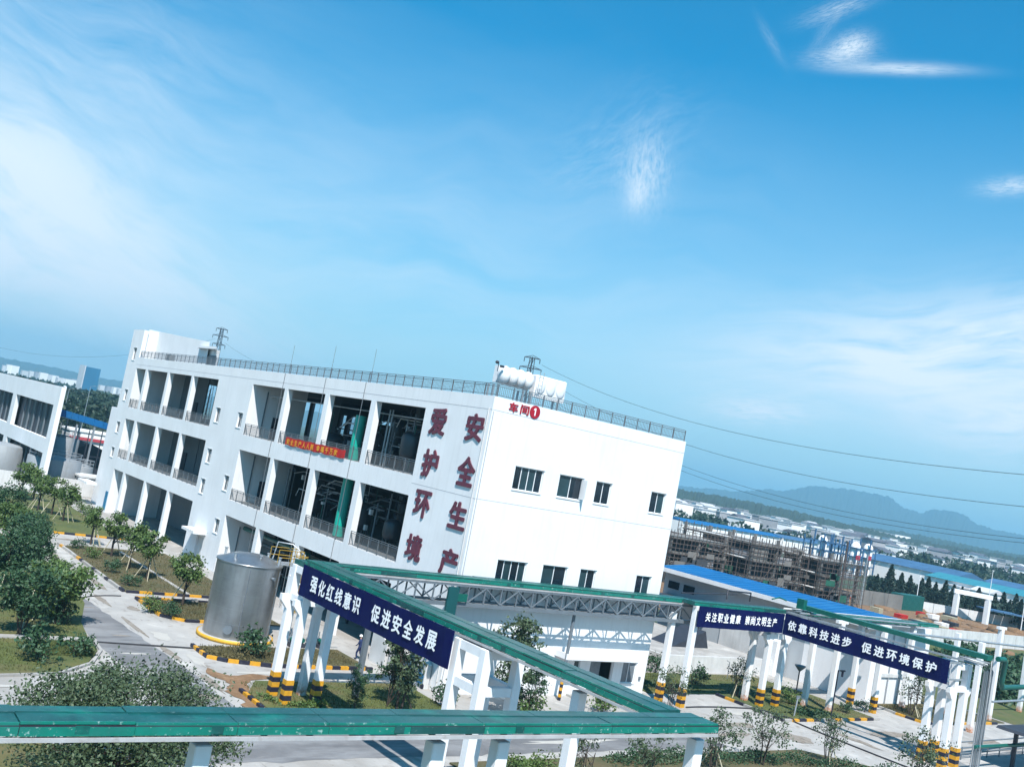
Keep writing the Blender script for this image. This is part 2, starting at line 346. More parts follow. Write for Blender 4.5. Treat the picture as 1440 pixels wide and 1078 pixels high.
def smear(x, y, rx, ry, m, z, seed):
    rd_ = random.Random(seed); n = 18; sheet('ground_patch', ccw([(x+cos(2*pi*i/n)*rx*rd_.uniform(.55, 1.15), y+sin(2*pi*i/n)*ry*rd_.uniform(.55, 1.15)) for i in range(n)]), z, m)
for i, (x, y, rx, ry, m) in enumerate([(25.2, 78, .3, 2.2, stain), (26.6, 84, .35, 3.0, stain), (27.2, 90, .25, 2.5, stain), (25.1, 70, .25, 3.2, stain), (25.3, 63, .3, 2.4, stain), (25.5, 56.5, .35, 2.3, stain), (23.2, 75, 1.0, .15, stain), (22.6, 71.5, .8, .12, stain), (23.4, 67, .9, .16, stain), (23, 62.5, 1.2, .2, pale), (22.8, 58, 1.0, .35, pale), (24.2, 53.6, .8, .6, stain),
    (26.4, 61.4, .5, 1.6, pale), (26.2, 67.5, .7, 1.4, pale), (26.8, 75.5, .5, .9, stain), (30.5, 58.7, 2.4, .5, pale), (35, 47, 3.5, .3, pale), (44, 45, 4, .35, pale), (49, 47.5, 3, .3, pale), (28.5, 47.5, 2.6, .4, pale), (38, 48.8, 2.8, .2, stain), (63.5, 47.5, 1.6, .7, stain), (66, 44.5, 1.3, 1.4, stain), (60, 45.5, 2.0, .5, stain), (79, 44.5, 3.0, .8, stain), (86, 44.2, 1.5, 1.0, stain), (72.5, 43.5, .5, 2.2, stain), (18, 54, 2.2, .5, stain), (13, 55.3, 2.5, .3, pale), (26, 97, .4, 2.6, stain), (30, 106, 2.0, .4, stain), (66.5, 50, 1.4, .5, pale), (90, 42, 3, .6, stain)]):
    smear(x, y, rx, ry, m, 0.0075+.0004*i, i)
def lawn(name, poly, m=grass, z=0.08): return sheet(name, ccw(poly), z, m, 0.09)
lawn('lawn', [(-8, 66.2), (21.0, 66.2), (21.6, 70), (23.4, 76), (24.6, 84), (24.4, 95), (24, 103), (22, 111), (10, 117), (-8, 117)], grass)
lawn('lawn', [(-8, 57.3), (14, 57.2), (17, 57.7), (19.4, 60), (20.7, 62.8), (20.9, 64.8), (-8, 64.9)], grass)
lawn('lawn', [(-8, 20), (19, 20), (19.2, 40), (17.6, 43), (15.5, 46), (11, 47.5), (-8, 47.5)], grass)
lawn('planting_bed', [(28.0, 81.6), (38.4, 81.6), (38.4, 102.4), (30, 102.6), (28.3, 101.5)], grassd)
lawn('planting_bed', [(28.3, 73.4), (29.6, 72.2), (37.4, 72.2), (37.4, 79.0), (28.2, 79.0)], grassd)
lawn('back_lawn', [(2, 109.7), (36.6, 109.7), (36.6, 131), (38, 143), (-4, 143)], grass)
lawn('planting_bed', [(27.7, 64.8), (27.6, 62.1), (28.6, 61.3), (31, 60.4), (38.6, 60.3), (38.6, 65.2)], grassd)
lawn('planting_bed', [(27.0, 54.5), (26.8, 51.5), (27.4, 50.9), (39.0, 50.9), (39.2, 56.6), (28.4, 56.8)], grass)
lawn('planting_bed', [(33, 30), (70, 30), (66.5, 38), (63, 42.0), (33, 42.3)], grassd)
lawn('planting_bed', [(69.7, 48.3), (83.1, 48.3), (83.4, 55), (82, 61.4), (61.6, 61.4), (61.6, 55.3), (69.7, 55.3)], grass)
lawn('planting_bed', [(88.7, 47.0), (103, 46.6), (103, 55), (89.4, 52.5)], grassd)
lawn('building_apron_lawn', [(64, 62.4), (64, 74), (61, 74), (61, 61.6)], grassd)
dirt = [(25.2, 51.0), (26.7, 50.9), (26.9, 54.5), (28.3, 57.1), (30.6, 57.6), (29.6, 58.4), (27.2, 58.0), (26.3, 59.6), (25.9, 58.6), (26.6, 56.6), (25.6, 54.2), (26.0, 52.6)]
sheet('bare_soil_patch', ccw(ragged(dirt, .13, .5, 7)), 0.025, soil)
# pale edge paths round the lawns on the left
mb = MB(); mb.box(-8, 21.3, 65.0, 65.7, 0, 0.11); put('path_edging', mb, conc, kind='structure')
def curb(path, name='concrete_kerb', label='plain pale concrete kerb round the left corner lawn', w=0.18, h=0.13, m=conc):
    rt_ = root(name, (path[0][0], path[0][1], 0), label, 'kerb')
    for a, b in zip(path, path[1:]):
        a = Vector((*a, 0)); b = Vector((*b, 0)); n = max(1, round((b-a).length/1.4)); d = (b-a)/n
        for i in range(n):
            mb = MB(); g = d.normalized()*0.012; mb.beam(a+d*i+g+Vector((0,0,h/2)), a+d*(i+1)-g+Vector((0,0,h/2)), w, h); put('kerb_stone', mb, m, rt_)
curb([(9, 57.1), (14, 57.0), (17.1, 57.5), (19.6, 59.9), (20.9, 62.8), (21.1, 64.9)])
def kerb(path, label, L=1.0, w=0.22, h=0.2, faded=0.0, group=None, seed=1):
    rr = random.Random(seed); rt_ = root('striped_kerb', (path[0][0], path[0][1], 0), label, 'kerb', group); k = 0
    for a, b in zip(path, path[1:]):
        a = Vector((*a, 0)); b = Vector((*b, 0)); n = max(1, round((b-a).length/L)); d = (b-a)/n; g = d.normalized()*0.012
        for i in range(n):
            hh = h*(1+rr.uniform(-.06, .06)); j = Vector((rr.uniform(-.015, .015), rr.uniform(-.015, .015), 0))
            mb = MB(); mb.beam(a+d*i+g+j+Vector((0,0,hh/2)), a+d*(i+1)-g+j+Vector((0,0,hh/2)), w, hh)
            m = (yellow if k % 2 else black) if rr.random() > faded else conc
            put('kerb_stone', mb, m, rt_); k += 1
kerb([(27.9, 102.6), (27.85, 81.5)], 'faded dusty kerb along the left side of the long planting bed', faded=0.75, seed=3)
kerb([(28.0, 81.3), (37.4, 81.3)], 'black and yellow kerb at the near end of the long planting bed, behind the steel tank')
kerb([(38.3, 79.2), (28.1, 79.2)], 'far kerb of the small bed beside the steel tank, across the narrow path', faded=0.3, seed=5)
kerb([(28.1, 79.1), (28.1, 73.4), (29.5, 72.0)], 'left kerb of the small bed beside the steel tank', faded=0.15, seed=6)
kerb([(29.5, 71.95), (36, 71.95)], 'yellow and black kerb in front of the small bed left of the steel tank')
kerb([(28.0, 109.45), (36.6, 109.45)], 'distant yellow and black kerb below the back lawn', L=1.1)
kerb([(27.4, 64.9), (27.35, 62.0), (28.4, 61.1), (31, 60.15), (38.6, 60.0)], 'curving black and yellow kerb round the bed in front of the steel tank', L=0.62, h=.22)
kerb([(26.6, 54.8), (26.5, 51.4)], 'broken yellow kerb stones beside the soil under the left rack tower', L=0.7, seed=9)
kerb([(69.5, 55.0), (69.5, 48.1)], 'orange and black kerb running in under the lettered banner corner', L=1.0, seed=11, faded=0.1)
kerb([(69.5, 48.1), (83.1, 48.1)], 'weathered yellow and black kerb along the front of the rack bed', L=1.0, seed=12, faded=0.25)
kerb([(89.0, 52.5), (88.4, 49.6), (88.5, 46.8), (101, 46.4)], 'worn yellow and white kerb round the far right bed', L=1.1, seed=13, faded=0.4)
# drain channel in the long bed
mb = MB(); mb.box(33.2, 33.55, 82, 101, 0.06, 0.12); put('drain_channel', mb, conc, kind='structure')

# ---------------------------------------------------------------- the big workshop
XW, XE, YS, YN = 40.53, 60.0, 54.59, 136.0
LV = [(0.0, 5.63), (7.15, 12.15), (13.64, 18.72)]
ZP = 20.15
BAYR = [(62.75, 70.05), (70.85, 78.1), (78.9, 86.4), (87.1, 94.45)]
BAYL = [(103.5, 110.95), (111.6, 118.95), (119.7, 127.0), (127.85, 131.6)]
wk = root('workshop_building', (XW, YS, 0), 'large white three-storey workshop with open bays, wall characters and rooftop railing', 'building')
def holes(mb, ax, f0, f1, u0, u1, z0, z1, hs):
    us = sorted({u0, u1, *[h[0] for h in hs], *[h[1] for h in hs]})
    for a, b in zip(us, us[1:]):
        c = (a+b)/2; cuts = sorted([(h[2], h[3]) for h in hs if h[0] < c < h[1]]); z = z0
        for lo, hi in cuts+[(z1, z1)]:
            if lo > z+1e-6: mb.box(*((f0, f1, a, b) if ax == 'x' else (a, b, f0, f1)), z, lo)
            z = hi
D1 = XW+0.55
SW = [(101.3, 102.4, 14.25, 15.78), (95.4, 96.5, 14.22, 15.72), (95.5, 96.6, 7.83, 9.33), (101.3, 102.4, 9.95, 11.42), (101.35, 102.4, 6.73, 8.25), (95.6, 96.7, 3.55, 4.95)]
LW = [(133.1, 134.3, 19.72, 21.35), (133.1, 134.2, 14.38, 15.82), (133.3, 134.6, 10.12, 11.55), (133.3, 134.5, 6.92, 8.2)]
mb = MB(); mb.box(XW, D1, YS, 62.75, 0, ZP); put('wall', mb, white, wk)
mb = MB(); holes(mb, 'x', XW, D1, 94.45, 103.5, 0, ZP, SW+[(98.6, 100.4, 0, 2.6)]); put('wall', mb, white, wk)
mb = MB(); holes(mb, 'x', XW, D1, 131.6, YN, 0, 23.75, LW); put('wall', mb, white, wk)
for grp in (BAYR, BAYL):
    a, b = grp[0][0], grp[-1][1]
    for z0, z1 in ((5.63, 7.15), (12.15, 13.64), (18.72, ZP)):
        mb = MB(); mb.box(XW, D1, a, b, z0, z1); put('spandrel', mb, white, wk)
    for (p, q), (r, s) in zip(grp, grp[1:]):
        for z0, z1 in LV:
            mb = MB(); mb.box(XW, D1, q, r, z0, z1); put('pillar', mb, white, wk)
# end wall
EW = [(43.45, 46.05), (47.6, 49.9), (51.25, 52.8), (57.15, 58.75)]
hs = [(a, b, 14.15, 15.78) for a, b in EW]+[(a, b, 7.65, 9.25) for a, b in EW]+[(53.95, 56.4, 0.0, 2.6), (57.4, 58.88, 0.98, 2.56), (52.3, 52.9, 0.9, 2.56)]
mb = MB(); holes(mb, 'y', YS, YS+0.3, D1, XE, 0, ZP, hs); put('end_wall', mb, white, wk)
# rear and far walls, open bays on the upper floor
mb = MB(); hE = []
for a, b in BAYR[:3]: hE += [(a+.6, b-3.6, 15.2, 17.6), (b-2.8, b-.8, 15.2, 17.6), (a+.8, b-.8, 10.0, 11.3)]
hE += [(114.8, 118.95, 13.66, 18.72), (119.7, 127, 13.66, 18.72), (127.85, 131.3, 13.66, 18.72), (107.2, 108.6, 15.6, 17.7), (109.4, 110.8, 15.2, 17.7), (111.5, 112.3, 16.6, 17.7), (97, 101.5, 17.4, 17.75), (94.5, 96, 17.2, 17.7)]
hE += [(118.2, 119.4, 10.6, 11.9), (120.4, 121.6, 10.9, 11.9), (122.5, 123.2, 10.2, 10.8), (119.9, 120.7, 9.4, 9.9)]
holes(mb, 'x', XE-0.4, XE, YS+.3, 131.6, 0, ZP, hE); put('rear_wall', mb, darkin, wk)  # white wall coloured near-black in place of the shade inside the bays
mb = MB(); holes(mb, 'y', 131.6, 131.9, D1, XE, 0, ZP, [(49.2, 54.6, 13.66, 18.5)]); put('far_wall', mb, white, wk)
for z0, z1 in ((6.65, 7.148), (13.14, 13.638), (19.2, 19.6)):
    mb = MB(); mb.box(D1+.002, XE-.402, YS+.302, 131.598, z0, z1); put('floor_slab', mb, concrete, wk)
# inner walls
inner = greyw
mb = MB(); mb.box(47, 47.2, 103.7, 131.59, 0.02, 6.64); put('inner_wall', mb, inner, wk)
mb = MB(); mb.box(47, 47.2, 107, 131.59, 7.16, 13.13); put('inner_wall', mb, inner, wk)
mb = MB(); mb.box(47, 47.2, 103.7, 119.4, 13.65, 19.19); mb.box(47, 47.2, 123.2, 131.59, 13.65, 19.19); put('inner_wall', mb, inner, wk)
for y in (94.46, 103.3):
    for z0, z1 in ((0.02, 6.64), (7.16, 13.13), (13.65, 19.19)):
        mb = MB(); mb.box(D1+.003, 46.4, y, y+.2, z0, z1); put('cross_wall', mb, white2, wk)
for z0, z1 in ((0.02, 6.64), (7.16, 13.13), (13.65, 19.19)):
    mb = MB(); mb.box(46.41, 46.6, 94.47, 103.49, z0, z1); put('core_wall', mb, white2, wk)
    mb = MB(); mb.box(D1+.003, XE-.41, 131.38, 131.59, z0, z1 if z0 < 13 else 13.9); put('cross_wall', mb, white2, wk)
    for yy in (62.4, 70.45, 78.5, 86.75, 95.0, 107.0, 111.3, 119.3, 127.4):
        for xx in (50.3,):
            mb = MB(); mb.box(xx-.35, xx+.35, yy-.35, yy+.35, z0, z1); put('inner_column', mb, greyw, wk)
# door, door leaf and doors inside the open bays
for y, z in ((94.44, 13.65), (94.44, 7.16), (94.44, 0.03)):
    mb = MB(); mb.box(43.3, 44.5, y-.03, y, z, z+2.2); put('inner_door', mb, dark, wk)
    mb = MB(); mb.box(42.2, 42.3, y-.09, y-.005, z+.2, z+4.6); put('cable_duct', mb, midsteel, wk)
for (a, b), k in zip(BAYL[:3], range(3)):
    for z in (13.65, 7.16):
        mb = MB(); mb.box(46.9, 46.99, a+2.1, a+2.22, z+.2, z+4.2); put('cable_duct', mb, midsteel, wk)
        mb = MB(); mb.box(46.85, 46.99, b-1.9, b-.9, z, z+2.2); put('inner_door', mb, dark, wk)
# joint lines
for z, a, b in ((19.22, YS, 131.9), (13.1, YS, 62.7)):
    mb = MB(); mb.box(XW-.006, XW-.001, a, b, z-.02, z+.02); put('joint_strip', mb, jointm, wk)
for z in (19.22, 13.12):
    mb = MB(); mb.box(XW, XE, YS-.006, YS-.001, z-.02, z+.02); put('joint_strip', mb, jointm, wk)
mb = MB(); mb.tube([(XW+.12, YS-.05, 19.1), (XW+.12, YS-.05, 0)], 0.035, 5); put('down_conductor', mb, jointm, wk)
mb = MB(); mb.tube([(XW-.06, 57.9-3.0, 19.3), (XW-.06, 54.9, 18.9), (XW-.06, 54.9, 0)], 0.05, 6); put('downpipe', mb, offwhite, wk)
# windows
WR = random.Random(3); glassb = mat('window_glass_pale', (0.03, 0.065, 0.08), 0.08, var=0.5, scale=0.4)
def window(par, ax, f, a, b, z0, z1, n, inset=0.1, ajar=False, gl=glass):
    mb = MB(); t = 0.06; bx = (lambda u0, u1, p, q, d0, d1: mb.box(f+d0, f+d1, u0, u1, p, q)) if ax == 'x' else (lambda u0, u1, p, q, d0, d1: mb.box(u0, u1, f+d0, f+d1, p, q))
    i0, i1 = inset, inset+.07
    bx(a, b, z0, z0+t, i0, i1); bx(a, b, z1-t, z1, i0, i1); bx(a, a+t, z0+t, z1-t, i0, i1); bx(b-t, b, z0+t, z1-t, i0, i1)
    wd = (b-a)/n
    for i in range(1, n): bx(a+i*wd-t/2, a+i*wd+t/2, z0+t, z1-t, i0, i1)
    bx(a-.05, b+.05, z0-.07, z0-.003, -0.05, .03); bx(a-.04, b+.08, z1+.003, z1+.06, -0.05, -.003)
    w = put('window', mb, frame_w, par)
    for i in range(n):
        p = MB(); u0, u1 = a+i*wd+t/2, a+(i+1)*wd-t/2
        if ax == 'x': p.box(f+i0+.02, f+i0+.04, u0, u1, z0+t, z1-t)
        else: p.box(u0, u1, f+i0+.02, f+i0+.04, z0+t, z1-t)
        put('pane', p, gl if gl is not glass else WR.choice((glass, glass, glassb)), w)
    if ajar:
        p = MB(); c = b-t; p.box(c-.03, c+.03, f-.55, f+.05, z0+.1, z1-.1); put('open_sash', p, frame_w, w)
    return w
for k, (a, b) in enumerate(EW):
    for z0, z1 in ((14.15, 15.78), (7.65, 9.25)): window(wk, 'y', YS, a, b, z0, z1, 4 if k == 0 else 2, ajar=(k == 1 and z0 > 9))
gl2 = mat('pale_glass', (0.16, 0.19, 0.22), 0.12, var=0.3)
window(wk, 'y', YS, 57.4, 58.88, 0.98, 2.56, 2, gl=gl2); window(wk, 'y', YS, 52.3, 52.9, 0.9, 2.56, 1)
for a, b, z0, z1 in SW+LW: window(wk, 'x', XW, a, b, z0, z1, 2, inset=0.14)
# entrance under the canopy
mb = MB(); mb.box(53.95, 54.03, YS+.1, YS+.2, 0, 2.6); mb.box(56.32, 56.4, YS+.1, YS+.2, 0, 2.6); mb.box(54.03, 56.32, YS+.1, YS+.2, 2.5, 2.6); put('door_frame', mb, frame_w, wk)
mb = MB(); mb.box(54.03, 55.1, YS+.12, YS+.17, 0.02, 2.49); d = put('door', mb, gl2, wk)
mb = MB(); mb.box(55.02, 55.06, YS+.04, YS+.10, 0.9, 1.5); put('handle', mb, lightsteel, d)
mb = MB(); mb.box(50.2, 57.9, 53.25, YS-.003, 2.90, 3.02); mb.box(50.2, 57.9, 53.25, 53.37, 3.02, 3.32); mb.box(50.2, 50.32, 53.37, YS-.003, 3.02, 3.32); mb.box(57.78, 57.9, 53.37, YS-.003, 3.02, 3.32)
put('entrance_canopy', mb, white, wk)
mb = MB(); mb.box(50.33, 57.77, 53.38, YS-.006, 3.024, 3.05); put('canopy_membrane', mb, offwhite, wk)
mb = MB(); mb.box(52, 58, 53.1, YS-.01, 0.0, 0.14); put('door_step', mb, conc, wk)
mb = MB(); mb.box(59.3, 59.5, YS-.08, YS-.003, 1.25, 1.5); put('alarm_box', mb, midsteel, wk)
# small canopies on the long side
for y0, y1, z in ((98.2, 101.6, 2.95), (137.2, 141.5, 2.7)):
    mb = MB(); mb.box(XW-1.35, XW-.004, y0, y1, z, z+.28); put('door_canopy', mb, white, wk)
mb = MB(); mb.box(XW+.2, XW+.27, 98.6, 100.4, 0.01, 2.59); put('door', mb, offwhite, wk)
# railings
def railing(par, ax, f, a, b, z, h=1.1, step=0.13, post=1.35, name='railing'):
    n = max(1, round((b-a)/post)); mb = MB()
    pt = (lambda u, zz, o=0: (f+o, u, zz)) if ax == 'x' else (lambda u, zz, o=0: (u, f+o, zz))
    for zz in (z+h, z+h-.13, z+.12): mb.beam(pt(a, zz), pt(b, zz), .045, .045)
    k = int((b-a)/step)
    for i in range(1, k):
        u = a+(b-a)*i/k; mb.beam(pt(u, z+.12), pt(u, z+h-.13), .018, .018)
    o = put(name, mb, railm, par); pb = MB(); pb.beam(pt(a, z), pt(a, z+h), .06, .06); p0 = put('post', pb, railm, o)
    for i in range(1, n+1): again(p0, o, (Vector(pt(a+(b-a)*i/n, 0))-Vector(pt(a, 0))))
    return o
for a, b in BAYR+BAYL:
    for z0, z1 in LV[1:]: railing(wk, 'x', XW+.07, a+.02, b-.02, z0, 1.12)
railing(wk, 'x', XW+.15, YS+.1, 131.4, ZP, .86, step=.16, name='roof_railing')
railing(wk, 'y', YS+.15, XW+.3, XE-.1, ZP, .86, step=.16, name='roof_railing')
# lightning rods and conductors
for y, zt in ((87.57, 22.9), (79.3, 23.05), (72.2, 22.95)):
    mb = MB(); mb.tube([(XW+.3, y, ZP), (XW+.3, y, 21.1)], .045, 5); mb.tube([(XW+.3, y, 21.1), (XW+.3, y, zt)], .018, 4); put('lightning_rod', mb, midsteel, wk)
    mb = MB(); mb.tube([(XW-.05, y, ZP), (XW-.05, y, 0.3)], .028, 4); put('conductor', mb, railm, wk)
# stair tower, far block
mb = MB(); x0, x1 = 42.45, 49.5
v = [(x0,113.4,19.61),(48,128.0,19.61),(x1,YN,19.61),(x0,YN,19.61),(x0,113.4,23.0),(48,128.0,23.7),(x1,YN,24.2),(x0,YN,24.2)]
mb.add(v, [(0,3,2,1),(4,5,6,7),(0,1,5,4),(1,2,6,5),(2,3,7,6),(3,0,4,7)]); put('stair_tower', mb, white, wk)
mb = MB(); mb.box(D1, x0-.003, 131.9, YN, 0, 23.75); mb.box(x0, 49.5, 131.9, YN, 0, 19.6); put('stair_tower', mb, white, wk)
mb = MB(); mb.prism([(x0+.3, 110.6), (x0+.3, 115.59), (46.5, 124), (46.5, 121.0)], 19.61, 22.15); put('roof_entrance', mb, white, wk)
mb = MB(); mb.prism([(x0-.6, 109.5), (x0-.6, 115.3), (46.5, 123.6), (46.5, 120.6)], 22.153, 22.42); put('roof_canopy', mb, white, wk)
mb = MB(); mb.box(x0+.22, x0+.297, 111.2, 113.6, 20.3, 21.5); put('louvre', mb, greyw, wk)
mb = MB(); mb.box(41.5, 48.5, YN+.003, 141.6, 0, 13.15); put('annex', mb, white, wk)
mb = MB(); mb.box(XW+.35, XW+1.05, 121.3, 122.3, 20.16, 20.95); put('air_conditioner', mb, greyw, wk)
mb = MB(); mb.box(XW-.05, XW-.003, 131.9, 132.9, 0.3, 2.6); put('blue_door', mb, mat('blue_door', (0.01, 0.16, 0.30)), wk)
# characters on the wall
def glyph(txt, depth=0.0, bold=0.02):
    cu = bpy.data.curves.new('t', 'FONT'); cu.body = txt; cu.size = 1; cu.extrude = depth; cu.offset = bold; cu.resolution_u = 3
    o = bpy.data.objects.new('t', cu); COL.objects.link(o)
    me = bpy.data.meshes.new_from_object(o.evaluated_get(bpy.context.evaluated_depsgraph_get()))
    bpy.data.objects.remove(o); v = [tuple(q.co) for q in me.vertices]; f = [tuple(p.vertices) for p in me.polygons]; bpy.data.meshes.remove(me)
    return v, f
GC = {}
def char(par, ch, c, w, h, face, m, depth=0.02, bold=0.03, name='character', label=None):
    key = (ch, depth, bold)
    if key not in GC: GC[key] = glyph(ch, 0.5 if depth > .02 else 0.0, 0.0)
    v, f = GC[key]; xs = [p[0] for p in v]; ys = [p[1] for p in v]
    ex, ey = max(xs)-min(xs), max(ys)-min(ys); mx_, my_ = (max(xs)+min(xs))/2, (max(ys)+min(ys))/2
    fx = Vector((0, -1, 0)) if face == 'x' else Vector((1, 0, 0)); fn = Vector((-1, 0, 0)) if face == 'x' else Vector((0, -1, 0))
    mb = MB(); c = Vector(c)
    for q_, (sx_, sy_) in enumerate(((0, 0), (bold, 0), (-bold, 0), (0, bold), (0, -bold), (bold*.7, bold*.7), (-bold*.7, -bold*.7))):
        mb.add([c+fx*((p[0]-mx_)/ex*w*(1-2*bold)+sx_*w)+Vector((0, 0, (p[1]-my_)/ey*h*(1-2*bold)+sy_*h))+fn*(p[2]*depth*(1-.01*q_)+.0012*q_) for p in v], f)
    return put(name, mb, m, par, label=label, org=c)
for s, yc, rows in (('爱护环境', 60.72, [(16.85, 18.85), (13.75, 15.8), (10.8, 12.8), (7.7, 9.6)]), ('安全生产', 56.15, [(16.85, 18.8), (13.72, 15.8), (10.75, 12.65), (7.55, 9.42)])):
    for ch, (z0, z1) in zip(s, rows): char(wk, ch, (XW-.05, yc, (z0+z1)/2), 2.05, z1-z0, 'x', maroon, .07, .035, 'wall_character', 'maroon raised character '+ch)
for ch, xc in (('车', 42.28), ('间', 43.28)): char(wk, ch, (xc, YS-.03, 19.68), .78, .66, 'y', redl, .05, .03, 'sign_character', 'small red character '+ch)
mb = MB(); mb.tube([(44.2, YS-.01, 19.7), (44.2, YS-.06, 19.7)], .46, 24); sg = put('number_disc', mb, redl, wk)
mb = MB(); mb.box(44.16, 44.25, YS-.075, YS-.0605, 19.44, 19.97); mb.extr([(44.155, 19.97), (44.155, 19.86), (44.05, 19.79), (44.05, 19.87)], 'y', YS-.075, YS-.0605); put('digit', mb, print_w, wk)
# red slogan cloth
mb = MB(); n = 40
for i in range(n+1):
    y = 84.55-(84.55-73.2)*i/n; x = XW-.1+.03*sin(i*1.1); zt, zb = 14.36+.03*sin(i*.8), 13.66+.03*sin(i*.8+.6)
    mb.v += [(x, y, zb), (x, y, zt)]
for i in range(n): mb.f.append((2*i, 2*i+1, 2*i+3, 2*i+2)); mb.mi.append(0); mb.sm.append(True)
rb = put('slogan_cloth', mb, redm, None, label='long red cloth banner with yellow characters hung on the upper balcony railing', cat='banner')
for i, ch in enumerate('安全生产人人抓幸福千万家'):
    y = 83.9-.80*i-(0.35 if i > 6 else 0); char(rb, ch, (XW-.155, y, 14.0), .58, .5, 'x', yel_l, .01, .02)
# roof water tanks by the corner
tk = root('roof_water_tank', (44.9, 58.5, 19.61), 'white panelled water tanks with bulging lobes behind the corner railing of the workshop roof', 'water tank')
mb = MB()
for i in range(4): mb.ball((43.95+i*.74, 58.6, 22.1), .43, .62, .70, 16, 10)
mb.box(43.6, 46.5, 58.9, 59.4, 21.5, 22.75)
put('tank_cylinder', mb, white2, tk)
mb = MB(); mb.bev(46.95, 50.05, 58.5, 59.2, 21.1, 22.75, .08)
for i in range(3):
    mb.ball((47.5+i*1.0, 58.5, 21.95), .45, .12, .60, 12, 8)
put('tank_body', mb, white2, tk)
for x in (43.1, 45.9, 46.7, 49.4):
    mb = MB(); mb.box(x-.06, x+.06, 58.4, 58.52, 19.61, 21.3); mb.box(x-.06, x+.06, 59.0, 59.12, 19.61, 21.3); put('stand_leg', mb, lightsteel, tk)
mb = MB()
for x in (46.6, 46.95): mb.tube([(x, 57.7, 19.7), (x, 57.7, 22.9)], .03, 4)
for i in range(9): mb.tube([(46.6, 57.7, 20+.32*i), (46.95, 57.7, 20+.32*i)], .02, 4)
put('ladder', mb, lightsteel, tk)
mb = MB(); mb.tube([(43.0, 58.2, 22.2), (43.0, 58.2, 22.8)], .03, 5); mb.ball((42.85, 58.2, 22.85), .18, .12, .12, 8, 5); mb.box(43.2, 43.5, 58.1, 58.3, 22.55, 22.7); put('valve', mb, dark, tk)
# plant and pipework inside the open bays
vesm = mat('vessel_grey', (0.05, 0.055, 0.065), 0.4, metal=0.3, var=0.3)
def vessel(x, y, z, r, h, label, m=vesm):
    t = root('process_vessel', (x, y, z), label, 'vessel', 'process vessels in the workshop bays')
    mb = MB(); mb.lathe([(0.02, z+.8), (r*.55, z+.9), (r*.92, z+1.12), (r, z+1.4), (r, z+h-.5), (r*.9, z+h-.2), (r*.5, z+h), (0.02, z+h+.05)], x, y, 18); put('shell', mb, m, t)
    for a in (0.5, 2.07, 3.64, 5.2):
        mb = MB(); mb.tube([(x+cos(a)*r*.85, y+sin(a)*r*.85, z), (x+cos(a)*r*.85, y+sin(a)*r*.85, z+1.4)], .06, 5); put('leg', mb, m, t)
    mb = MB(); mb.tube([(x, y, z+h), (x, y, z+h+.5), (x+.8, y, z+h+.5)], .07, 6); put('nozzle', mb, m, t)
rr = random.Random(8)
VP = [('short', 'drum'), ('tall', 'column'), ('wide', 'reactor'), ('narrow', 'still')]
k = 0
for lvl, z in (('middle', 7.16), ('upper', 13.65)):
    for bi, (a, b) in enumerate(BAYR[:3]):
        for xx in (43.4, 46.8):
            ad, nn = VP[k % 4]; r_ = (.8, .55, 1.0, .4)[k % 4]; h_ = (2.6, 4.2, 3.2, 3.8)[k % 4]
            if lvl == 'upper' and a > 78: h_ = 1.9
            vessel(xx+rr.uniform(-.3, .3), (a+b)/2+rr.uniform(-2, 2), z, r_, h_, f'{ad} grey {nn} in the {("first", "second", "third")[bi]} bay from the wall characters, {lvl} floor, {"front" if xx < 45 else "rear"} row'); k += 1
def piperack(x, y0, y1, z, zt, label):
    t = root('pipework', (x, (y0+y1)/2, z), label, 'pipework', 'dark pipe frames inside the bays'); 
    for yy in (y0, (y0+y1)/2, y1):
        mb = MB(); mb.box(x-.09, x+.09, yy-.09, yy+.09, z, zt); put('upright', mb, dark, t)
    for i, zz in enumerate((z+1.3, z+2.4, z+3.3, z+4.0)):
        if zz < zt: mb = MB(); mb.beam((x, y0, zz), (x, y1, zz), .16); put('crossbar', mb, dark, t)
        for q in range(3):
            if zz < zt: mb = MB(); mb.tube([(x-.3-.25*q, y0-.2, zz+.2), (x-.3-.25*q, y1+.2, zz+.2)], .05+.02*(q == i % 3), 6); put('pipe', mb, (lightsteel, midsteel, tealp)[(q+i) % 3], t)
for i, (a, b) in enumerate(BAYR):
    piperack(48.9+.2*i, a+.4, b-.4, 7.16, 12.6, ('first', 'second', 'third', 'fourth')[i]+' pipe frame from the wall characters, middle floor')
    if i < 3 and i != 2: piperack(48.6+.2*i, a+.4, b-.4, 13.65, 18.9, ('first', 'second')[i]+' pipe frame from the wall characters, upper floor')
    if i > 0: piperack(44.5, a+.4, b-.4, 0.02, 5.6, ('', 'second', 'third', 'fourth')[i]+' pipe frame from the wall characters, ground floor')
rp_ = random.Random(17)
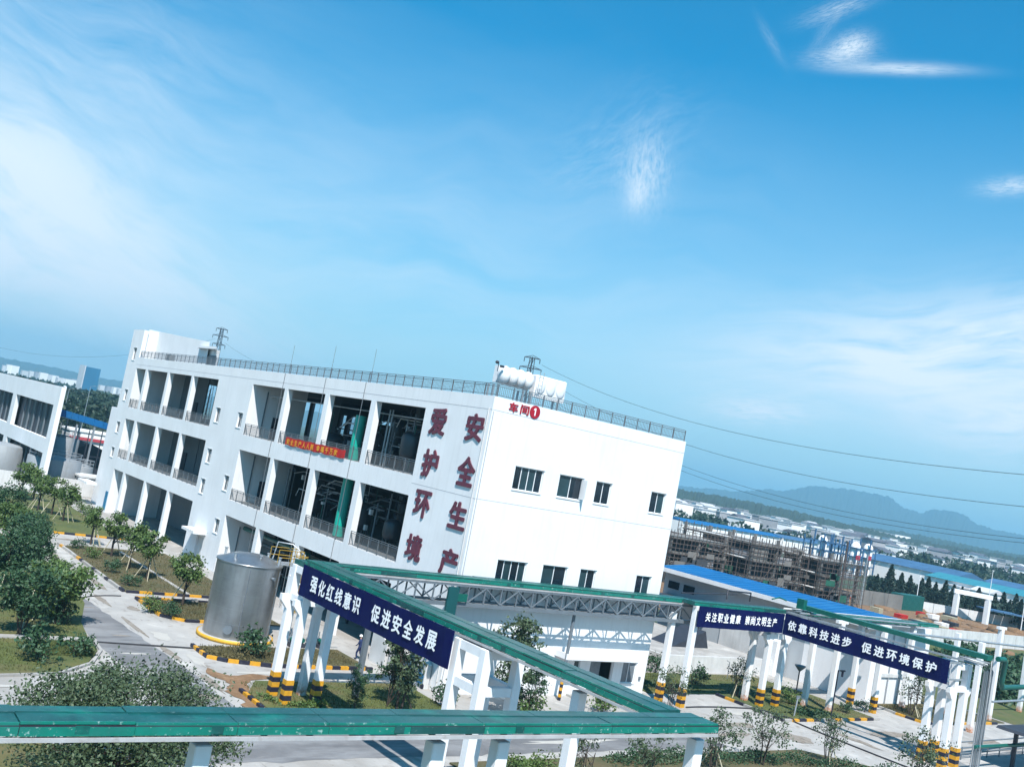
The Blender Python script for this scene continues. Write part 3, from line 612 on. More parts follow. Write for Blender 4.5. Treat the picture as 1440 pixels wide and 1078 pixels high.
for lv, z0, z1 in (('middle', 7.16, 12.0), ('upper', 13.65, 18.5)):
    for bi, (a, b) in enumerate(BAYR[:3]):
        if lv == 'upper' and bi == 2: continue
        t = root('pipe_cluster', (44, (a+b)/2, z0), f'thin pipes and valves crowding the {("first", "second", "third")[bi]} bay from the wall characters, {lv} floor', 'pipework')
        for q in range(9):
            x = rp_.uniform(42.6, 47.5); y = rp_.uniform(a-.3, b+5); mb = MB(); mb.tube([(x, y, z0+.02), (x, y, z1-rp_.uniform(0, 2.5))], rp_.uniform(.03, .08), 6); put('pipe', mb, rp_.choice((lightsteel, midsteel, midsteel, tealp)), t)
        for q in range(7):
            x = rp_.uniform(43, 47.5); z = z0+rp_.uniform(1.4, 4.3); y = rp_.uniform(a, b+3); mb = MB(); mb.tube([(x, y, z), (x, y+rp_.uniform(1, 3.5), z), (x, y+3.5, z-rp_.uniform(.3, .9))], rp_.uniform(.03, .07), 6); put('pipe', mb, rp_.choice((lightsteel, white2, midsteel)), t)
        for q in range(5):
            x = rp_.uniform(43, 46); y = rp_.uniform(a, b+3); z = z0+rp_.uniform(.8, 3.5); mb = MB(); mb.box(x-.12, x+.12, y-.15, y+.15, z, z+rp_.uniform(.2, .5)); put('instrument_box', mb, rp_.choice((white2, offwhite, midsteel)), t)
mb = MB(); c = onX(503, 612, 42.0); mb.tube([(42.0, c.y, 7.2), (42.0, c.y, 17.4)], .46, 16); put('green_duct', mb, mat('bright_teal_duct', (0.004, 0.34, 0.26), 0.4, var=0.1), label='thick bright green duct rising behind the second open bay', cat='duct')
for dy in (0, .45):
    mb = MB(); c = onX(545, 600, 42.3); mb.tube([(42.3, c.y-dy, 13.65), (42.3, c.y-dy, 18.3)], .075, 8); put('vertical_pipe', mb, lightsteel, label='left pale pipe of the pair rising in the bay nearest the wall characters' if dy == 0 else 'right pale pipe of the pair rising in the bay nearest the wall characters', cat='pipe')
mb = MB(); mb.tube([(42.2, 64.5, 17.9), (42.2, 93.6, 17.9)], .06, 6); put('header_pipe', mb, lightsteel, label='thin pale pipe running under the upper ceiling of the bays', cat='pipe')
mb = MB(); mb.tube([(42.6, 80, 4.6), (42.6, 94, 4.6)], .22, 10); put('header_pipe', mb, tealp, label='green pipe running under the ground floor ceiling behind the tank', cat='pipe')
#@@2

# ---------------------------------------------------------------- pipe racks: towers, covered trays, truss, banners
def rust_base(n, l, g, out):          # rust creeping up the foot of an unpainted leg
    sx = n.new('ShaderNodeSeparateXYZ'); l.new(g.outputs['Position'], sx.inputs[0])
    no = n.new('ShaderNodeTexNoise'); no.inputs['Scale'].default_value = 5; l.new(g.outputs['Position'], no.inputs['Vector'])
    a = n.new('ShaderNodeMath'); a.operation = 'MULTIPLY_ADD'; l.new(no.outputs['Fac'], a.inputs[0]); a.inputs[1].default_value = 1.3; a.inputs[2].default_value = -0.35
    s = n.new('ShaderNodeMath'); s.operation = 'SUBTRACT'; l.new(a.outputs[0], s.inputs[0]); l.new(sx.outputs[2], s.inputs[1])
    r = n.new('ShaderNodeMapRange'); r.inputs[1].default_value = -0.45; r.inputs[2].default_value = 0.35; l.new(s.outputs[0], r.inputs[0])
    m = n.new('ShaderNodeMix'); m.data_type = 'RGBA'; l.new(r.outputs[0], m.inputs[0]); l.new(out, m.inputs[6]); m.inputs[7].default_value = (0.42, 0.15, 0.045, 1)
    return m.outputs[2]
rustleg = mat('white_leg_rusty_foot', (0.72, 0.72, 0.73), 0.7, var=0.08, streak=0.15, extra=rust_base)
def leg(par, x, y, zt, w=0.46, bands=True):
    b = w/2
    if bands:
        mb = MB(); mb.bev(x-b, x+b, y-b, y+b, 1.45, zt, .03); c = put('column', mb, white2, par)
        for i in range(5):
            mb = MB(); e = b+.012; mb.box(x-e, x+e, y-e, y+e, .29*i+.002, .29*(i+1)); put('hazard_band', mb, yellow if i % 2 == 0 else black, c)
    else:
        mb = MB(); mb.bev(x-b, x+b, y-b, y+b, 0, zt, .03); c = put('column', mb, rustleg, par)
    return c
def tower(x0, x1, y0, y1, zt, label, plain=(), w=0.46, group='white pipe rack towers', haunch=True):
    t = root('rack_tower', ((x0+x1)/2, (y0+y1)/2, 0), label, 'rack tower', group)
    for i, (x, y) in enumerate(((x0, y0), (x1, y0), (x0, y1), (x1, y1))): leg(t, x, y, zt, w, i not in plain)
    b = w/2
    for zc in (zt-.22, zt-1.85):
        for y in (y0, y1):
            mb = MB(); mb.box(x0+b+.002, x1-b-.002, y-.17, y+.17, zc-.2, zc+.2); put('crossbeam', mb, white2, t)
        for x in (x0, x1):
            mb = MB(); mb.box(x-.17, x+.17, y0+b+.002, y1-b-.002, zc-.2, zc+.2); put('crossbeam', mb, white2, t)
    if haunch:
        for x, s in ((x0, -1), (x1, 1)):
            for y in (y0, y1):
                mb = MB(); p = [(x+s*(b+.002), zt-1.75), (x+s*(b+.002), zt-2.6), (x+s*(b+.45), zt-2.1), (x+s*(b+.45), zt-1.75)]
                mb.extr(p, 'y', y-.16, y+.16); put('bracket', mb, white2, t)
    return t
tower(28.2, 30.1, 52.25, 53.95, 7.72, 'four-legged white rack tower at the left banner end, one foot rusty', plain=(3,))
tower(28.2, 30.1, 35.0, 37.0, 7.72, 'four-legged white rack tower at the near end of the left lettered banner', haunch=False)
tower(71.3, 73.4, 51.95, 53.5, 7.72, 'white rack tower under the corner where the two right banners meet', plain=(2,))
tower(74.0, 75.7, 37.45, 39.1, 7.6, 'white rack tower at the right end of the long right banner, striped feet', w=.5)
def post(x, y, zt, label, bands=True, w=.46, cap=True):
    t = root('rack_column', (x, y, 0), label, 'rack column', 'single white rack columns'); leg(t, x, y, zt, w, bands)
    if cap:
        mb = MB(); mb.box(x-.75, x+.75, y-.16, y+.16, zt+.002, zt+.26); put('crosshead', mb, white2, t)
    return t
for x, l in ((11.2, 'white rack column under the left part of the near green tray'), (18.35, 'left of the two close white columns under the middle of the near tray'), (20.75, 'right of the two close white columns under the middle of the near tray'), (29.55, 'white rack column under the pointed corner of the near green tray')):
    post(x, 24.75-.0375*(x-7.9), 7.5, l, cap=False)
post(28.75, 29.4, 7.55, 'lone white rack column under the slanting green tray near its corner', cap=False)
post(61.45, 51.85, 7.78, 'striped white rack column at the right end of the truss, before the small banner', cap=False)
post(60.6, 53.35, 6.9, 'striped rack column half hidden by the bushy tree at the end of the truss', cap=False)
post(77.6, 52.0, 7.6, 'white rack column with rusty foot, left one behind the long right banner', bands=False); post(79.2, 50.6, 7.6, 'white rack column with rusty foot beside the black lamp post', bands=False)
post(85.8, 52.75, 7.6, 'far striped rack column behind the long right banner'); post(85.3, 50.1, 7.6, 'near striped rack column at the tip of the rack bed')
post(92.6, 51.5, 7.7, 'short looking white column under the end of the upper green tray', cap=True, bands=False)
post(96.7, 49.2, 7.9, 'white column standing behind the right end of the long banner', bands=False, cap=False); post(92.1, 44.6, 8.0, 'white column just right of the long banner behind the green pipe', bands=False, cap=False)
post(101.5, 47.5, 8.9, 'tall white rack column beyond the pipe bundle at the right edge', bands=False); post(113.8, 50.2, 8.6, 'white rack column cut by the right edge of the view', bands=False)

chanm = mat('channel_grey', (.42, .42, .43), .6, var=.25, scale=1.5, extra=over(3, .55, .7, (.25, .22, .2), .6))
def tray(ax, a0, a1, back, front, label, z=8.2, ext=None, seg=2.6, flip=False, seed=1, group='green covered cable trays'):
    """covered cable tray: two rows of lids, a bright side strip, a pale channel below. ax 'x' runs along x with back/front in y"""
    rr = random.Random(seed)
    t = root('cable_tray', (((a0+a1)/2, (back+front)/2, z-.5) if ax == 'x' else ((back+front)/2, (a0+a1)/2, z-.5)), label, 'cable tray', group)
    s = 1 if back > front else -1; wd = abs(back-front)
    B = (lambda u0, u1, w0, w1, z0, z1, mi=0: MB().box(u0, u1, min(w0, w1), max(w0, w1), z0, z1, mi)) if ax == 'x' else (lambda u0, u1, w0, w1, z0, z1, mi=0: MB().box(min(w0, w1), max(w0, w1), u0, u1, z0, z1, mi))
    mid = front+s*wd*0.60
    n = max(1, round((a1-a0)/seg)); d = (a1-a0)/n
    for i in range(n):
        u0, u1 = a0+i*d+.008, a0+(i+1)*d-.008; j = rr.uniform(-.012, .012)
        put('tray_cover', B(u0, u1, mid+s*.045, back, z-.05+j, z-.015+j), teal, t)
        c_ = put('tray_cover', B(u0, u1, front+s*.06, mid-s*.045, z-.035-j, z-j), teal, t)
        put('cover_lip', B(u0, u1, front+s*.05, front+s*.075, z-.05-j, z+.018-j), teal2, c_); put('cover_lip', B(u0, u1, mid-s*.06, mid-s*.035, z-.05-j, z+.018-j), teal, c_)
        put('side_strip', B(u0, u1, front+j, front+s*.022+j, z-.29, z-.085), teal if rr.random() < .2 else teal2, t)
        if rr.random() < .6:
            c = rr.uniform(u0+.3, u1-.5); put('joint_plate', B(c, c+.32, front-s*.012, front-s*.002, z-.25, z-.05), teal, t)
        put('back_strip', B(u0, u1, back-s*.02, back, z-.3, z-.055), teal, t)
    put('tray_body', B(a0, a1, front+s*.03, back-s*.03, z-.28, z-.06), dark, t)
    put('channel', B(a0, a1, front-s*.03, front+s*.07, z-.43, z-.33), chanm, t)
    put('channel', B(a0, a1, back-s*.07, back+s*.03, z-.43, z-.33), chanm, t)
    for u in (a0-.012, a1+.002): put('end_plate', B(u, u+.01, front, back, z-.3, z-.02), teal, t)
    k = int((a1-a0)/1.3)
    for i in range(k): put('rung', B(a0+.6+i*1.3, a0+.68+i*1.3, front+s*.09, back-s*.09, z-.41, z-.33), midsteel, t)
    return t
nt_ = tray('x', -14.0, 29.85, 25.45, 24.05, 'near green covered cable tray running level across the bottom of the view', seed=2)
nt_.rotation_euler = (0, 0, -0.0375)
tray('y', 24.9, 52.95, 29.58, 28.12, 'slanting green covered cable tray coming towards the corner over the left banner', seed=5, z=8.214)
tray('x', 28.1, 62.3, 54.25, 53.0, 'far green covered cable tray lying on top of the steel truss bridge', z=8.02, seed=7)
tray('x', 61.0, 72.6, 52.95, 51.75, 'green covered cable tray above the small right banner', z=8.10, seed=8)
tray('x', 74.6, 96.4, 52.3, 51.1, 'flat green tray roof running away to the right behind the long banner', z=8.2, seed=9)
# truss bridge below the far tray
tb = root('truss_bridge', (45, 52.4, 6.3), 'grey steel lattice truss bridge in front of the workshop end wall', 'truss bridge')
zb, zt = 6.28, 7.50
for y in (53.05, 54.15):
    mb = MB(); mb.box(30.45, 62.6, y-.09, y+.09, zb-.12, zb+.12); put('bottom_chord', mb, midsteel, tb)
    mb = MB(); mb.box(30.45, 62.6, y-.06, y+.06, zt-.05, zt+.10); put('top_chord', mb, midsteel, tb)
    n = 23; d = (62.4-30.6)/n
    for i in range(n+1):
        x = 30.6+i*d; mb = MB(); mb.beam((x, y, zb+.142), (x, y, zt-.052), .085); put('truss_post', mb, midsteel, tb)
        if i < n:
            x1 = x+d; p, q = ((x, zb), (x1, zt)) if i % 2 else ((x, zt), (x1, zb))
            mb = MB(); mb.beam((p[0], y-.06*(1 if y < 53.5 else -1), p[1]+(.15 if p[1] == zb else -.06)), (q[0], y-.06*(1 if y < 53.5 else -1), q[1]+(.15 if q[1] == zb else -.06)), .075); put('truss_diagonal', mb, midsteel, tb)
for i in range(24):
    x = 30.6+i*(62.4-30.6)/23; mb = MB(); mb.box(x-.04, x+.04, 53.16, 54.04, zb-.1, zb-.02); put('cross_tie', mb, midsteel, tb)
for k_, (yy, r_, zz) in enumerate(((53.3, .05, 6.34), (53.9, .06, 6.36))):
    mb = MB(); mb.tube([(29.5, yy, zz), (62.3, yy, zz)], r_, 8); put('carried_pipe', mb, (lightsteel, midsteel, tealp, midsteel, lightsteel, midsteel)[k_], label=('thin pale', 'thick grey', 'green', 'slim grey', 'upper pale', 'upper grey')[k_]+' pipe lying inside the truss bridge', cat='pipe')
pl = root('truss_support', (50.3, 53.4, 0), 'slim round grey post under the truss with black and yellow foot', 'post')
mb = MB(); mb.tube([(50.3, 53.4, 1.6), (50.3, 53.4, 6.2)], .12, 10); put('shaft', mb, midsteel, pl)
for i in range(7): mb = MB(); mb.tube([(50.3, 53.4, .23*i), (50.3, 53.4, .23*(i+1)-.002)], .125, 10); put('hazard_band', mb, yellow if i % 2 else black, pl)
pl2 = root('truss_support', (33.6, 52.4, 0), 'dark square post under the left part of the truss behind the trees', 'post')
mb = MB(); mb.box(33.45, 33.75, 53.4, 53.7, 0, 6.13); put('shaft', mb, midsteel, pl2)
g_ = root('junction_box', (39.0, 52.2, 7.0), 'dark green junction cabinet hanging in the truss left of the wall corner', 'cabinet')
mb = MB(); mb.box(38.5, 39.3, 52.72, 52.90, 5.5, 7.4); put('cabinet_body', mb, mat('cabinet_teal', (.004, .07, .075), .5), g_); mb = MB(); mb.box(39.32, 40.1, 52.8, 52.88, 6.5, 7.0); put('green_plate', mb, tealp, g_)

# the four lettered banner halves
def banner(face, f, a0, a1, z0, z1, rows, label, zc, hh, t=.06):
    mb = MB(); n = 26
    pts = []
    for i in range(n+1):
        u = a0+(a1-a0)*i/n; w = .030*sin(i*1.7)+.025*sin(i*.6)
        for zz in (z0, z1): pts.append((f+w, u, zz) if face == 'x' else (u, f+w, zz))
    for i in range(n+1):
        u = a0+(a1-a0)*i/n; w = .030*sin(i*1.7)+.025*sin(i*.6)+t
        for zz in (z0, z1): pts.append((f+w, u, zz) if face == 'x' else (u, f+w, zz))
    o = 2*(n+1); fs = []
    for i in range(n):
        fs += [(2*i, 2*i+1, 2*i+3, 2*i+2), (o+2*i, o+2*i+2, o+2*i+3, o+2*i+1), (2*i, 2*i+2, o+2*i+2, o+2*i), (2*i+1, o+2*i+1, o+2*i+3, 2*i+3)]
    fs += [(0, o, o+1, 1), (2*n, 2*n+1, o+2*n+1, o+2*n)]
    mb.add(pts, fs); bn = put('lettered_banner', mb, navy, None, label=label, cat='banner')
    for txt, u0, u1 in rows:
        n_ = len(txt); p = (u1-u0)/n_
        for i, ch in enumerate(txt):
            u = u0+(i+.5)*p; c = (f-.062, u, zc) if face == 'x' else (u, f-.062, zc)
            char(bn, ch, c, abs(p)*.80, hh, face, print_w, .01, .03)
    return bn
banner('x', 27.68, 52.25, 36.98, 6.28, 8.0, [('强化红线意识', 51.0, 45.15), ('促进安全发展', 44.15, 37.95)], 'navy banner reading 强化红线意识 促进安全发展 on the left rack, white characters', 7.2, .88)
banner('y', 51.3, 61.15, 71.9, 6.27, 7.86, [('关注职业健康', 61.85, 66.25), ('崇尚文明生产', 66.7, 70.95)], 'small navy banner reading 关注职业健康 崇尚文明生产 right of the truss', 7.1, .72)
banner('x', 71.95, 51.28, 36.95, 6.2, 7.92, [('依靠科技进步', 50.95, 44.75), ('促进环境保护', 44.05, 37.7)], 'long navy banner reading 依靠科技进步 促进环境保护 on the right rack', 7.08, .80)
mb = MB(); mb.beam((72.1, 51.2, 8.05), (74.0, 37.0, 7.95), .14); put('banner_rail', mb, lightsteel, label='pale steel rail along the top edge of the long right banner', cat='rail')
for u, l in ((44.5, 'middle'), (50.9, 'far'), (37.2, 'near')):
    mb = MB(); mb.beam((72.0, u, 6.5), (74.5, u, 6.5), .12); mb.beam((72.0, u, 7.7), (74.5, u, 7.7), .12); put('banner_bracket', mb, lightsteel, label=l+' steel bracket holding the long right banner', cat='bracket')
# green trunking and pipes on the right rack
mb = MB(); mb.box(74.6, 75.4, 35.6, 52.0, 8.35, 8.7); mb.box(74.1, 74.55, 51.2, 51.9, 8.35, 9.2)
put('green_trunking', mb, tealp, label='long green trunking above and behind the long right banner', cat='trunking')
def pipe(pts, r, m, label, cat='pipe', n=8, group=None):
    mb = MB(); mb.tube(pts, r, n); return put('pipe', mb, m, label=label, cat=cat, group=group)
pipe([(76.2, 35.6, 8.5), (77.2, 35.6, 8.5), (77.6, 35.7, 8.3), (77.7, 35.8, 6.8), (78.1, 35.9, 6.35), (125, 41.0, 5.9)], .2, tealp, 'green pipe that drops beside the banner end and runs off right')
pipe([(76.2, 36.9, 8.5), (76.2, 36.0, 8.4), (76.2, 35.9, 0.3)], .06, lightsteel, 'outermost thin steel pipe of the vertical bundle at the right rack')
for i in range(6):
    pipe([(75.6+.26*i, 38.4, 7.75+.1*(i % 3)), (75.8+.26*i, 36.6, 7.75+.1*(i % 3)), (75.9+.26*i, 36.3, 7.4), (75.9+.26*i, 36.3, .25)], .055, (lightsteel, midsteel)[i % 2], ['first', 'second', 'third', 'fourth', 'fifth', 'sixth'][i]+' thin vertical pipe from the left in the bundle beside the right tower', group='thin pipes down the right tower')
pipe([(77.6, 36.2, 5.2), (125, 40.6, 4.8)], .09, lightsteel, 'thin steel pipe below the green pipe leaving to the right')
pipe([(76, 36.2, 1.9), (98, 36.9, 1.6)], .14, tealp, 'low green pipe beyond the vertical bundle at the right edge')
pipe([(75.5, 46, 8.15), (125, 46.5, 7.2)], .10, lightsteel, 'long pale pipe running right above the far lawn')
pipe([(72, 52.9, 8.75), (73, 52.9, 8.95), (74, 52.9, 8.75)], .06, tealp, 'small green pipe loop over the banner corner')
pipe([(66.6, 53.3, 8.3), (66.6, 53.3, 9.0), (69.6, 53.3, 9.0), (69.6, 53.3, 8.3)], .07, dark, 'dark expansion loop pipe standing on the tray over the small banner')
pipe([(63, 55, 8.2), (70, 55, 8.55)], .05, dark, 'thin dark pipe behind the tray over the small banner')
for i, (yy, zz) in enumerate(((50.9, 8.1), (51.4, 8.15), (52.6, 8.1))):
    pipe([(73.4, yy, zz), (92, yy, zz)], .08, (lightsteel, midsteel, offwhite)[i], ('front', 'middle', 'rear')[i]+' pipe on the rack behind the long right banner')

# ---------------------------------------------------------------- steel tank with caged ladder
tx, ty, tr = 31.70, 67.94, 2.30
tn = root('steel_tank', (tx, ty, 0), 'large cylindrical stainless steel tank on a yellow ringed plinth in front of the workshop', 'tank')
mb = MB(); mb.lathe([(0.02, .003), (tr+.38, .003), (tr+.38, .20), (tr+.30, .26), (0.02, .26)], tx, ty, 40); put('plinth', mb, conc, tn)
mb = MB(); mb.lathe([(tr+.30, .262), (tr+.40, .262), (tr+.40, .02), (tr+.385, .02)], tx, ty, 40); put('plinth_paint', mb, mat('plinth_yellow', (0.62, 0.34, 0.02), 0.6, var=0.2, scale=2, extra=over(3, .55, .75, (.35, .28, .16), .7)), tn)
for i in range(5):
    mb = MB(); z0, z1 = .27+i*1.03, .27+(i+1)*1.03-.012
    mb.lathe([(tr, z0), (tr, z1)], tx, ty, 48); put('shell_course', mb, inox, tn)
    mb = MB(); mb.lathe([(tr-.01, z1-.005), (tr+.008, z1), (tr-.01, z1+.014)], tx, ty, 48); put('weld_seam', mb, lightsteel, tn)
mb = MB(); mb.lathe([(tr+.01, 5.38), (tr+.07, 5.40), (tr+.07, 5.49), (tr-.05, 5.50), (tr-.3, 5.60), (1.2, 5.95), (0.02, 6.08)], tx, ty, 48); put('roof', mb, inox, tn)
for a, r_ in ((2.4, 1.9), (3.6, 1.7), (4.9, 1.2), (0.2, 1.5), (5.6, 2.1)):
    x, y = tx+cos(a)*r_, ty+sin(a)*r_; mb = MB(); mb.tube([(x, y, 5.55), (x, y, 6.1)], .09, 8); mb.tube([(x, y, 6.08), (x, y, 6.14)], .14, 8); put('nozzle', mb, lightsteel, tn)
def on_shell(a, o=0.0): return tx+cos(a)*(tr+o), ty+sin(a)*(tr+o)
for a, z_, r_ in ((4.05, .95, .24), (4.75, 1.1, .10), (5.15, 4.7, .10)):
    (x0_, y0_), (x1_, y1_) = on_shell(a, -.02), on_shell(a, .16); mb = MB(); mb.tube([(x0_, y0_, z_), (x1_, y1_, z_)], r_, 16); (x0_, y0_) = on_shell(a, .162); (x1_, y1_) = on_shell(a, .20); mb.tube([(x0_, y0_, z_), (x1_, y1_, z_)], r_*1.3, 16); put('flange', mb, midsteel, tn)
for a in (4.35, 5.45):
    mb = MB(); x, y = on_shell(a, .09); mb.tube([(x, y, .4), (x, y, 5.2)], .03, 6); put('gauge_pipe', mb, midsteel, tn)
    for z_ in (1.2, 2.6, 4.0): mb = MB(); mb.tube([(*on_shell(a, -.01), z_), (*on_shell(a, .1), z_)], .02, 5); put('pipe_clip', mb, midsteel, tn)
yl = mat('ladder_yellow', (0.36, 0.23, 0.03), 0.5, var=0.3, scale=3)
# access platform and caged ladder on the right-hand side
ld = root('caged_ladder', (34.9, 67.2, 0), 'yellow caged ladder and rail at the right side of the steel tank', 'ladder')
for s in (-.28, .28):
    mb = MB(); mb.tube([(34.85, 66.9+s, 0.1), (34.85, 66.9+s, 6.6)], .035, 5); put('stringer', mb, yl, ld)
for i in range(19): mb = MB(); mb.tube([(34.85, 66.62, .5+.32*i), (34.85, 67.18, .5+.32*i)], .022, 5); put('rung', mb, yl, ld)
for i in range(6):
    z = 2.3+.8*i; mb = MB(); mb.tube([(34.85, 66.55, z), (35.2, 66.45, z), (35.5, 66.65, z), (35.55, 66.95, z), (35.4, 67.25, z), (34.85, 67.3, z)], .035, 5); put('hoop', mb, yl, ld)
for yy, xx in ((66.45, 35.2), (66.65, 35.5), (67.25, 35.4)):
    mb = MB(); mb.beam((xx, yy, 2.3), (xx, yy, 6.4), .04); put('cage_bar', mb, yl, ld)
mb = MB(); mb.box(33.6, 35.6, 67.5, 68.9, 5.45, 5.53); put('platform', mb, lightsteel, ld)
for a, b in (((33.6, 67.5), (35.6, 67.5)), ((35.6, 67.5), (35.6, 68.9)), ((35.6, 68.9), (33.6, 68.9))):
    for z in (6.0, 6.55): mb = MB(); mb.tube([(*a, z), (*b, z)], .03, 5); put('guard_rail', mb, yl, ld)
for p in ((33.6, 67.5), (34.6, 67.5), (35.6, 67.5), (35.6, 68.9), (33.6, 68.9)): mb = MB(); mb.tube([(*p, 5.5), (*p, 6.55)], .03, 5); put('guard_post', mb, yl, ld)
pipe([(34.0, 65.9, 5.05), (33.8, 64.4, 4.75), (35.8, 63.5, 4.7), (37.5, 63.3, 4.7)], .07, white2, 'pale cranked pipe leaving the upper side of the steel tank')
pipe([(35.9, 67.9, 0.2), (35.9, 67.9, 6.3), (35.1, 68.6, 6.9), (34.2, 69.2, 6.9), (34.0, 69.2, 5.6)], .05, lightsteel, 'thin hooked vent pipe rising behind the tank platform')
for i in range(4):
    t = root('pump', (35.2+.75*i, 65.9, 0), ('first', 'second', 'third', 'fourth')[i]+' pump on the plinth right of the tank, counted from the tank', 'pump', 'pumps beside the tank')
    x = 35.2+.75*i; mb = MB(); mb.box(x-.22, x+.22, 65.6, 66.3, .02, .25); put('base_frame', mb, dark, t)
    mb = MB(); mb.tube([(x, 65.65, .5), (x, 66.05, .5)], .16, 10); put('motor', mb, tealp, t)
    mb = MB(); mb.tube([(x, 66.05, .45), (x, 66.3, .45)], .22, 10); mb.tube([(x, 66.2, .5), (x, 66.2, 1.1)], .05, 6); put('pump_casing', mb, midsteel, t)
# white stepped shield walls under the bays near the wall characters
for i in range(3):
    mb = MB(); x = 39.6+.0*i; mb.extr([(63.0-2.6*i, 0.0), (60.9-2.6*i, 0.0), (60.9-2.6*i, 1.6), (62.6-2.6*i, 2.7), (63.0-2.6*i, 2.7)], 'x', 40.0, 40.45)
    put('shield_wall', mb, offwhite, label=('left', 'middle', 'right')[i]+' white slanted shield wall at the foot of the long side behind the walker', cat='wall', group='slanted shield walls')
# hoses and wires on the ground
def bez(a, b, c, n=14): a, b, c = Vector(a), Vector(b), Vector(c); return [a*(1-t)**2+b*2*t*(1-t)+c*t*t for t in [i/n for i in range(n+1)]]
hose = mat('black_hose', (0.02, 0.02, 0.025), 0.6)
pipe(bez((21.1, 64.9, .05), (24, 64.55, .05), (27.4, 64.2, .05)), .055, hose, 'black hose lying across the road below the steel tank', 'hose')
a_, b_ = G(104, 869), G(170, 838); pipe(bez((a_.x, a_.y, .03), (a_.x+.5, b_.y-.5, .03), (b_.x, b_.y, .03)), .05, hose, 'curved black cable looping over the upper road', 'hose')
pipe(bez((61.9, 51.6, .05), (65, 51.9, .05), (69.3, 51.3, .05))+bez((69.4, 51.0, .2), (70.4, 50.2, .12), (70.6, 48.0, .22), 6)+bez((70.6, 47.8, .05), (69.9, 43, .05), (70.2, 34.5, .05), 8), .06, hose, 'long black hose over the pale yard in front of the right rack', 'hose')
#@@3

# ---------------------------------------------------------------- trees, shrubs
def leaf(mb, p, s, rnd, flat=0.0):
    a = rnd.uniform(0, 2*pi); t = rnd.uniform(-1, 1)*(1-flat); n = Vector((cos(a)*sqrt(1-t*t), sin(a)*sqrt(1-t*t), t)) if not flat else Vector((rnd.gauss(0,.5), rnd.gauss(0,.5), 1)).normalized()
    u = n.orthogonal().normalized(); u = (Matrix.Rotation(rnd.uniform(0, 2*pi), 3, n) @ u)*s; w = n.cross(u)*.55
    o = len(mb.v); mb.v += [tuple(p-u), tuple(p+w+n*s*.12), tuple(p+u), tuple(p-w+n*s*.12)]
    mb.f += [(o, o+1, o+2), (o, o+2, o+3)]; mb.mi += [0, 0]; mb.sm += [False, False]
def crown(mb, c, r, rz, n, size, rnd, clumps=26, hollow=.35, spread=.20, squash=1.0):
    cs = []
    for _ in range(clumps):
        while True:
            p = Vector((rnd.uniform(-1,1), rnd.uniform(-1,1), rnd.uniform(-1,1)))
            if hollow < p.length < 1: break
        cs.append((Vector((c[0]+p.x*r, c[1]+p.y*r, c[2]+p.z*rz)), rnd.uniform(.6, 1.3)))
    for i in range(n):
        q, k = cs[rnd.randrange(clumps)]
        d = Vector((rnd.gauss(0,1), rnd.gauss(0,1), rnd.gauss(0,.75)))
        if d.length > 2.2: d *= 2.2/d.length
        leaf(mb, q+d*spread*r*k, size*rnd.uniform(.6, 1.25), rnd)
    return cs
def limbs(mb, base, top, r, cs, rnd, m=8, lean=0.0, fork=.45):
    base, top = Vector(base), Vector(top); mid = base.lerp(top, .5)+Vector((rnd.uniform(-.15,.15), rnd.uniform(-.15,.15), 0))
    mb.tube([base, mid, top], r, 7, r1=r*.5)
    for i in range(m):
        q = cs[rnd.randrange(len(cs))][0]; s = base.lerp(top, rnd.uniform(fork, .95)); k = s.lerp(q, .5)+Vector((0, 0, -.12*(q-s).length))
        mb.tube([s, k, q], r*.38, 5, r1=r*.10)
PROT = {}
def tree_mesh(kind, seed, h, r, rz, trunk, n, size, m=leafA, clumps=24, multi=1, hollow=.35, spread=.20, tr=.10, limb=8):
    rnd = random.Random(seed); t = MB(); c = MB()
    cs = crown(c, (0, 0, trunk+rz*.85), r, rz, n, size, rnd, clumps, hollow, spread)
    for i in range(multi):
        a = 2*pi*i/multi+rnd.uniform(-.4, .4); off = (0 if multi == 1 else .12)
        tp = (cos(a)*r*.35*(multi > 1), sin(a)*r*.35*(multi > 1), trunk+rz*.7)
        limbs(t, (cos(a)*off, sin(a)*off, -.05), tp, tr*(1 if multi == 1 else .6), cs, rnd, limb, fork=.4)
    return t.mesh(kind+'_trunk', bark), c.mesh(kind+'_crown', m)
def tree(kind, x, y, label, ms, sc=1.0, rz=0.0, cat='tree', group=None, z=0.05, names=('trunk', 'crown')):
    t = root(kind, (x, y, z), label, cat, group); t.scale = (sc,)*3; t.rotation_euler = (0, 0, rz)
    for nm, me in zip(names, ms):
        o = bpy.data.objects.new(nm, me); COL.objects.link(o); o.parent = t; WL[o.name] = Vector((x, y, z))
    return t
def props_for(t, n, h, spread, rnd, col=timber, a0=None):           # timber props leaning on the trunk
    for i in range(n):
        a = (a0 if a0 is not None else rnd.uniform(0, 6))+2*pi*i/n; w = WL[t.name]
        mb = MB(); mb.tube([(w.x+cos(a)*spread, w.y+sin(a)*spread, .03), (w.x+cos(a)*.07, w.y+sin(a)*.07, h)], .045, 5)
        o = put('timber_prop', mb, col)
        o.parent = t; o.matrix_parent_inverse = (Matrix.Translation(t.location) @ t.rotation_euler.to_matrix().to_4x4() @ Matrix.Diagonal((*t.scale, 1))).inverted()
TM = [tree_mesh('young_tree', 11+i, 5, 1.25, 1.15, 2.3, 1500, .15, leafA, 17, spread=.24, tr=.13) for i in range(3)]
TD = [tree_mesh('dark_tree', 31+i, 6, 2.1, 1.9, 1.6, 3600, .17, (leafB, leafA)[i % 2], 30, multi=3, spread=.22, tr=.14, limb=7) for i in range(3)]
